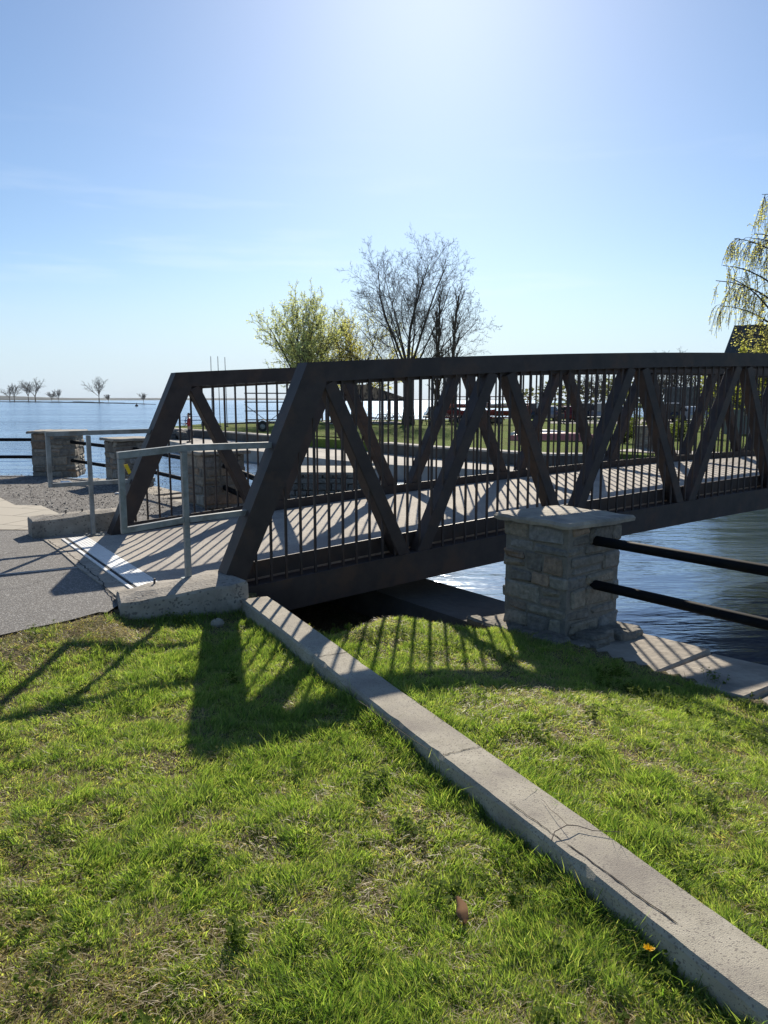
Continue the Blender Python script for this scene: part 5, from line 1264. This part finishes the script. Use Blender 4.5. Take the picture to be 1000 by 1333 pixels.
for k, (u, D, r, lab) in enumerate(((812, 36, .75, 'small dark green shrub left of the brown stone pillar'), (822, 44, .9, 'taller dark green shrub behind the brown stone pillar'), (868, 40, .8, 'dark green shrub right of the brown stone pillar'), (884, 38, .6, 'low green shrub farther right of the brown stone pillar'), (925, 40, .9, 'green shrub before the grey house wall'))):
    shrub(u, D, r, 500 + k, lab)

# ------------------------------------------------------------------ people
def person(base, height_, facing, label, jacket, trousers, hair, arm='hold', seed=1):
    """one skinned body; jacket, trousers and hair are its clothing meshes"""
    root = empty('person', base, facing, label, 'person'); H = height_
    def skin(name, V_, E_, Rd, mat, sub=2):
        me = bpy.data.meshes.new(name); me.from_pydata([(a * H, b_ * H, c * H) for a, b_, c in V_], E_, []); me.update(); o = bpy.data.objects.new(name, me); COL.objects.link(o); o.parent = root
        md = o.modifiers.new('skin', 'SKIN'); md.use_smooth_shade = True
        for i, r in enumerate(Rd):
            sv = me.skin_vertices[0].data[i]; sv.radius = (r[0] * H, r[1] * H) if isinstance(r, tuple) else (r * H, r * H); sv.use_root = (i == 0)
        sb = o.modifiers.new('sub', 'SUBSURF'); sb.levels = sub; sb.render_levels = sub; me.materials.append(mat); return o
    # faces -Y locally; forearms raised in front holding something
    V_ = [(0, 0, .53), (0, 0, .60), (0, -.005, .70), (0, 0, .80), (0, 0, .835), (0, -.008, .87), (0, -.012, .91), (0, -.006, .955)]
    E_ = [(0, 1), (1, 2), (2, 3), (3, 4), (4, 5), (5, 6), (6, 7)]; Rd = [(.075, .055), (.068, .052), (.08, .058), (.085, .055), (.034, .034), (.030, .032), (.044, .052), (.040, .046)]
    def chain(start, pts, rad):
        i0 = start
        for p, r in zip(pts, rad):
            V_.append(p); Rd.append(r); E_.append((i0, len(V_) - 1)); i0 = len(V_) - 1
        return i0
    for s_ in (-1, 1):
        w_ = chain(3, [(s_ * .105, 0, .795), (s_ * .125, -.01, .66), (s_ * .10, -.10, .62), (s_ * .085, -.125, .625)], [.034, .027, .022, .016])
        for q in range(4): chain(w_, [(s_ * (.085 - .012 * (q - 1.5)), -.150, .632 + .003 * q), (s_ * (.082 - .011 * (q - 1.5)), -.165, .622 + .003 * q)], [.0055, .0045])
        chain(w_, [(s_ * .062, -.140, .645), (s_ * .055, -.152, .650)], [.0065, .005])
        f_ = chain(0, [(s_ * .05, 0, .49), (s_ * .058, -.012, .28), (s_ * .062 + .01 * s_, .006, .05), (s_ * .066, -.055, .018)], [.052, .036, .024, .020])
    skinm = plain('skin_tone', (.42, .25, .18), .6)
    b = skin('body', V_, E_, Rd, skinm)
    # jacket
    V_ = [(0, 0, .49), (0, 0, .60), (0, -.005, .71), (0, 0, .80), (0, 0, .835)]; E_ = [(0, 1), (1, 2), (2, 3), (3, 4)]; Rd = [(.092, .072), (.083, .066), (.092, .070), (.095, .064), (.042, .042)]
    for s_ in (-1, 1): chain(3, [(s_ * .108, 0, .795), (s_ * .128, -.01, .66), (s_ * .102, -.098, .62)], [.042, .036, .029])
    skin('jacket', V_, E_, Rd, noisy('jacket_cloth', tuple(x * .8 for x in jacket), jacket, scale=12, bump=.2, bscale=30))
    V_ = [(0, 0, .54), (0, 0, .50)]; E_ = [(0, 1)]; Rd = [(.080, .062), (.078, .060)]
    for s_ in (-1, 1): chain(1, [(s_ * .052, 0, .46), (s_ * .059, -.012, .28), (s_ * .063 + .01 * s_, .006, .055)], [.058, .044, .034])
    skin('trousers', V_, E_, Rd, plain('trouser_cloth', trousers, .9))
    for s_ in (-1, 1):
        g = MB(); Mx = root.matrix_basis; g.box(Mx @ Vector((s_ * .068 * H, -.028 * H, .022 * H)), .055 * H, .15 * H, .042 * H, Mx.to_3x3() @ Vector((1, 0, 0)), Mx.to_3x3() @ Vector((0, 1, 0)), UP, b=.012 * H); g.build('shoe', M['black'], root)
    # head details: nose, ears, eyes, mouth
    Mx = root.matrix_basis; X_ = Mx.to_3x3() @ Vector((1, 0, 0)); Y_ = Mx.to_3x3() @ Vector((0, 1, 0))
    def Q(x, y, z): return Mx @ Vector((x * H, y * H, z * H))
    g = MB(); g.add([Q(-.008, -.058, .912), Q(.008, -.058, .912), Q(0, -.060, .938), Q(0, -.076, .914)], [(0, 1, 3), (1, 2, 3), (2, 0, 3), (0, 2, 1)])
    for s_ in (-1, 1): g.lathe(Q(s_ * .047, -.006, .925), [(.004 * H, -.004 * H), (.014 * H, 0), (.010 * H, .005 * H)], 8, Y_, UP, X_ * s_)
    g.build('face_features', skinm, root)
    g = MB()
    for s_ in (-1, 1): g.lathe(Q(s_ * .018, -.061, .932), [(.003 * H, -.003 * H), (.005 * H, 0), (.002 * H, .002 * H)], 8, X_, UP, -Y_)
    g.box(Q(0, -.059, .896), .022 * H, .006 * H, .004 * H, X_, Y_); g.build('eyes_and_mouth', M['black'], root)
    # hair
    g = MB(); n, m = 14, 8
    for i in range(m + 1):
        a = (math.pi * .62) * i / m
        for k in range(n):
            t_ = 2 * math.pi * k / n; fr_ = max(0, -math.sin(t_)); a2 = a * (1 - .40 * fr_)
            g.v.append(tuple(Q(.050 * math.sin(a2) * math.cos(t_), .003 + .058 * math.sin(a2) * math.sin(t_), .938 + .058 * math.cos(a2))))
    for i in range(m):
        for k in range(n): g.f.append((i * n + k, (i + 1) * n + k, (i + 1) * n + (k + 1) % n, i * n + (k + 1) % n))
    g.build('hair', plain('dark_hair', hair, .8), root, smooth=True)
    return root, Q, X_, Y_
pp = P(247, 576, ZW); pp.z = ZW
pr, Q, X_, Y_ = person(pp, 1.72, R(-75), 'person in a red jacket and dark trousers standing on the walkway holding a fishing rod', (.38, .025, .03), (.03, .03, .035), (.03, .02, .015))
g = MB(); h0 = Q(.0, -.135, .63); dr = (Q(0, -1, 0) - Q(0, 0, 0)).normalized(); fr_ = empty('fishing_rod', h0, 0, 'thin dark rod held out by the person in the red jacket', 'rod')
g.tube([h0 - dr * .18 - UP * .02, h0 + dr * .25 + UP * .03], .014, 6); g.build('grip', M['black'], fr_); g = MB(); g.tube([h0 + dr * .25 + UP * .03, h0 + dr * .9 + UP * .10], [.008, .003], 5); g.build('blade', M['rail_dark'], fr_)
g = MB(); g.lathe(h0 + dr * .1 - UP * .05, [(.02, -.03), (.035, 0), (.02, .03)], 10); g.build('reel', M['rail_dark'], fr_)
dp_ = Vector((.2305 * 66, 66, ZU)); person(dp_, 1.75, R(10), 'person in dark clothes standing on the lawn before the parked cars', (.02, .022, .03), (.10, .10, .12), (.02, .015, .01))

# ------------------------------------------------------------------ haze over the whole place
m = bpy.data.materials.new('haze_air'); m.use_nodes = True; n = m.node_tree; n.nodes.remove(n.nodes['Principled BSDF'])
pv_ = n.nodes.new('ShaderNodeVolumePrincipled'); pv_.inputs['Color'].default_value = (.74, .84, .97, 1); pv_.inputs['Density'].default_value = 0.000035; pv_.inputs['Anisotropy'].default_value = 0.1
n.links.new(pv_.outputs[0], n.nodes['Material Output'].inputs['Volume'])
g = MB(); g.box((0, 2500, 40), 15500, 16500, 90); hz = g.build('haze', m); tag(hz, 'thin pale blue haze over the lake', kind='stuff')
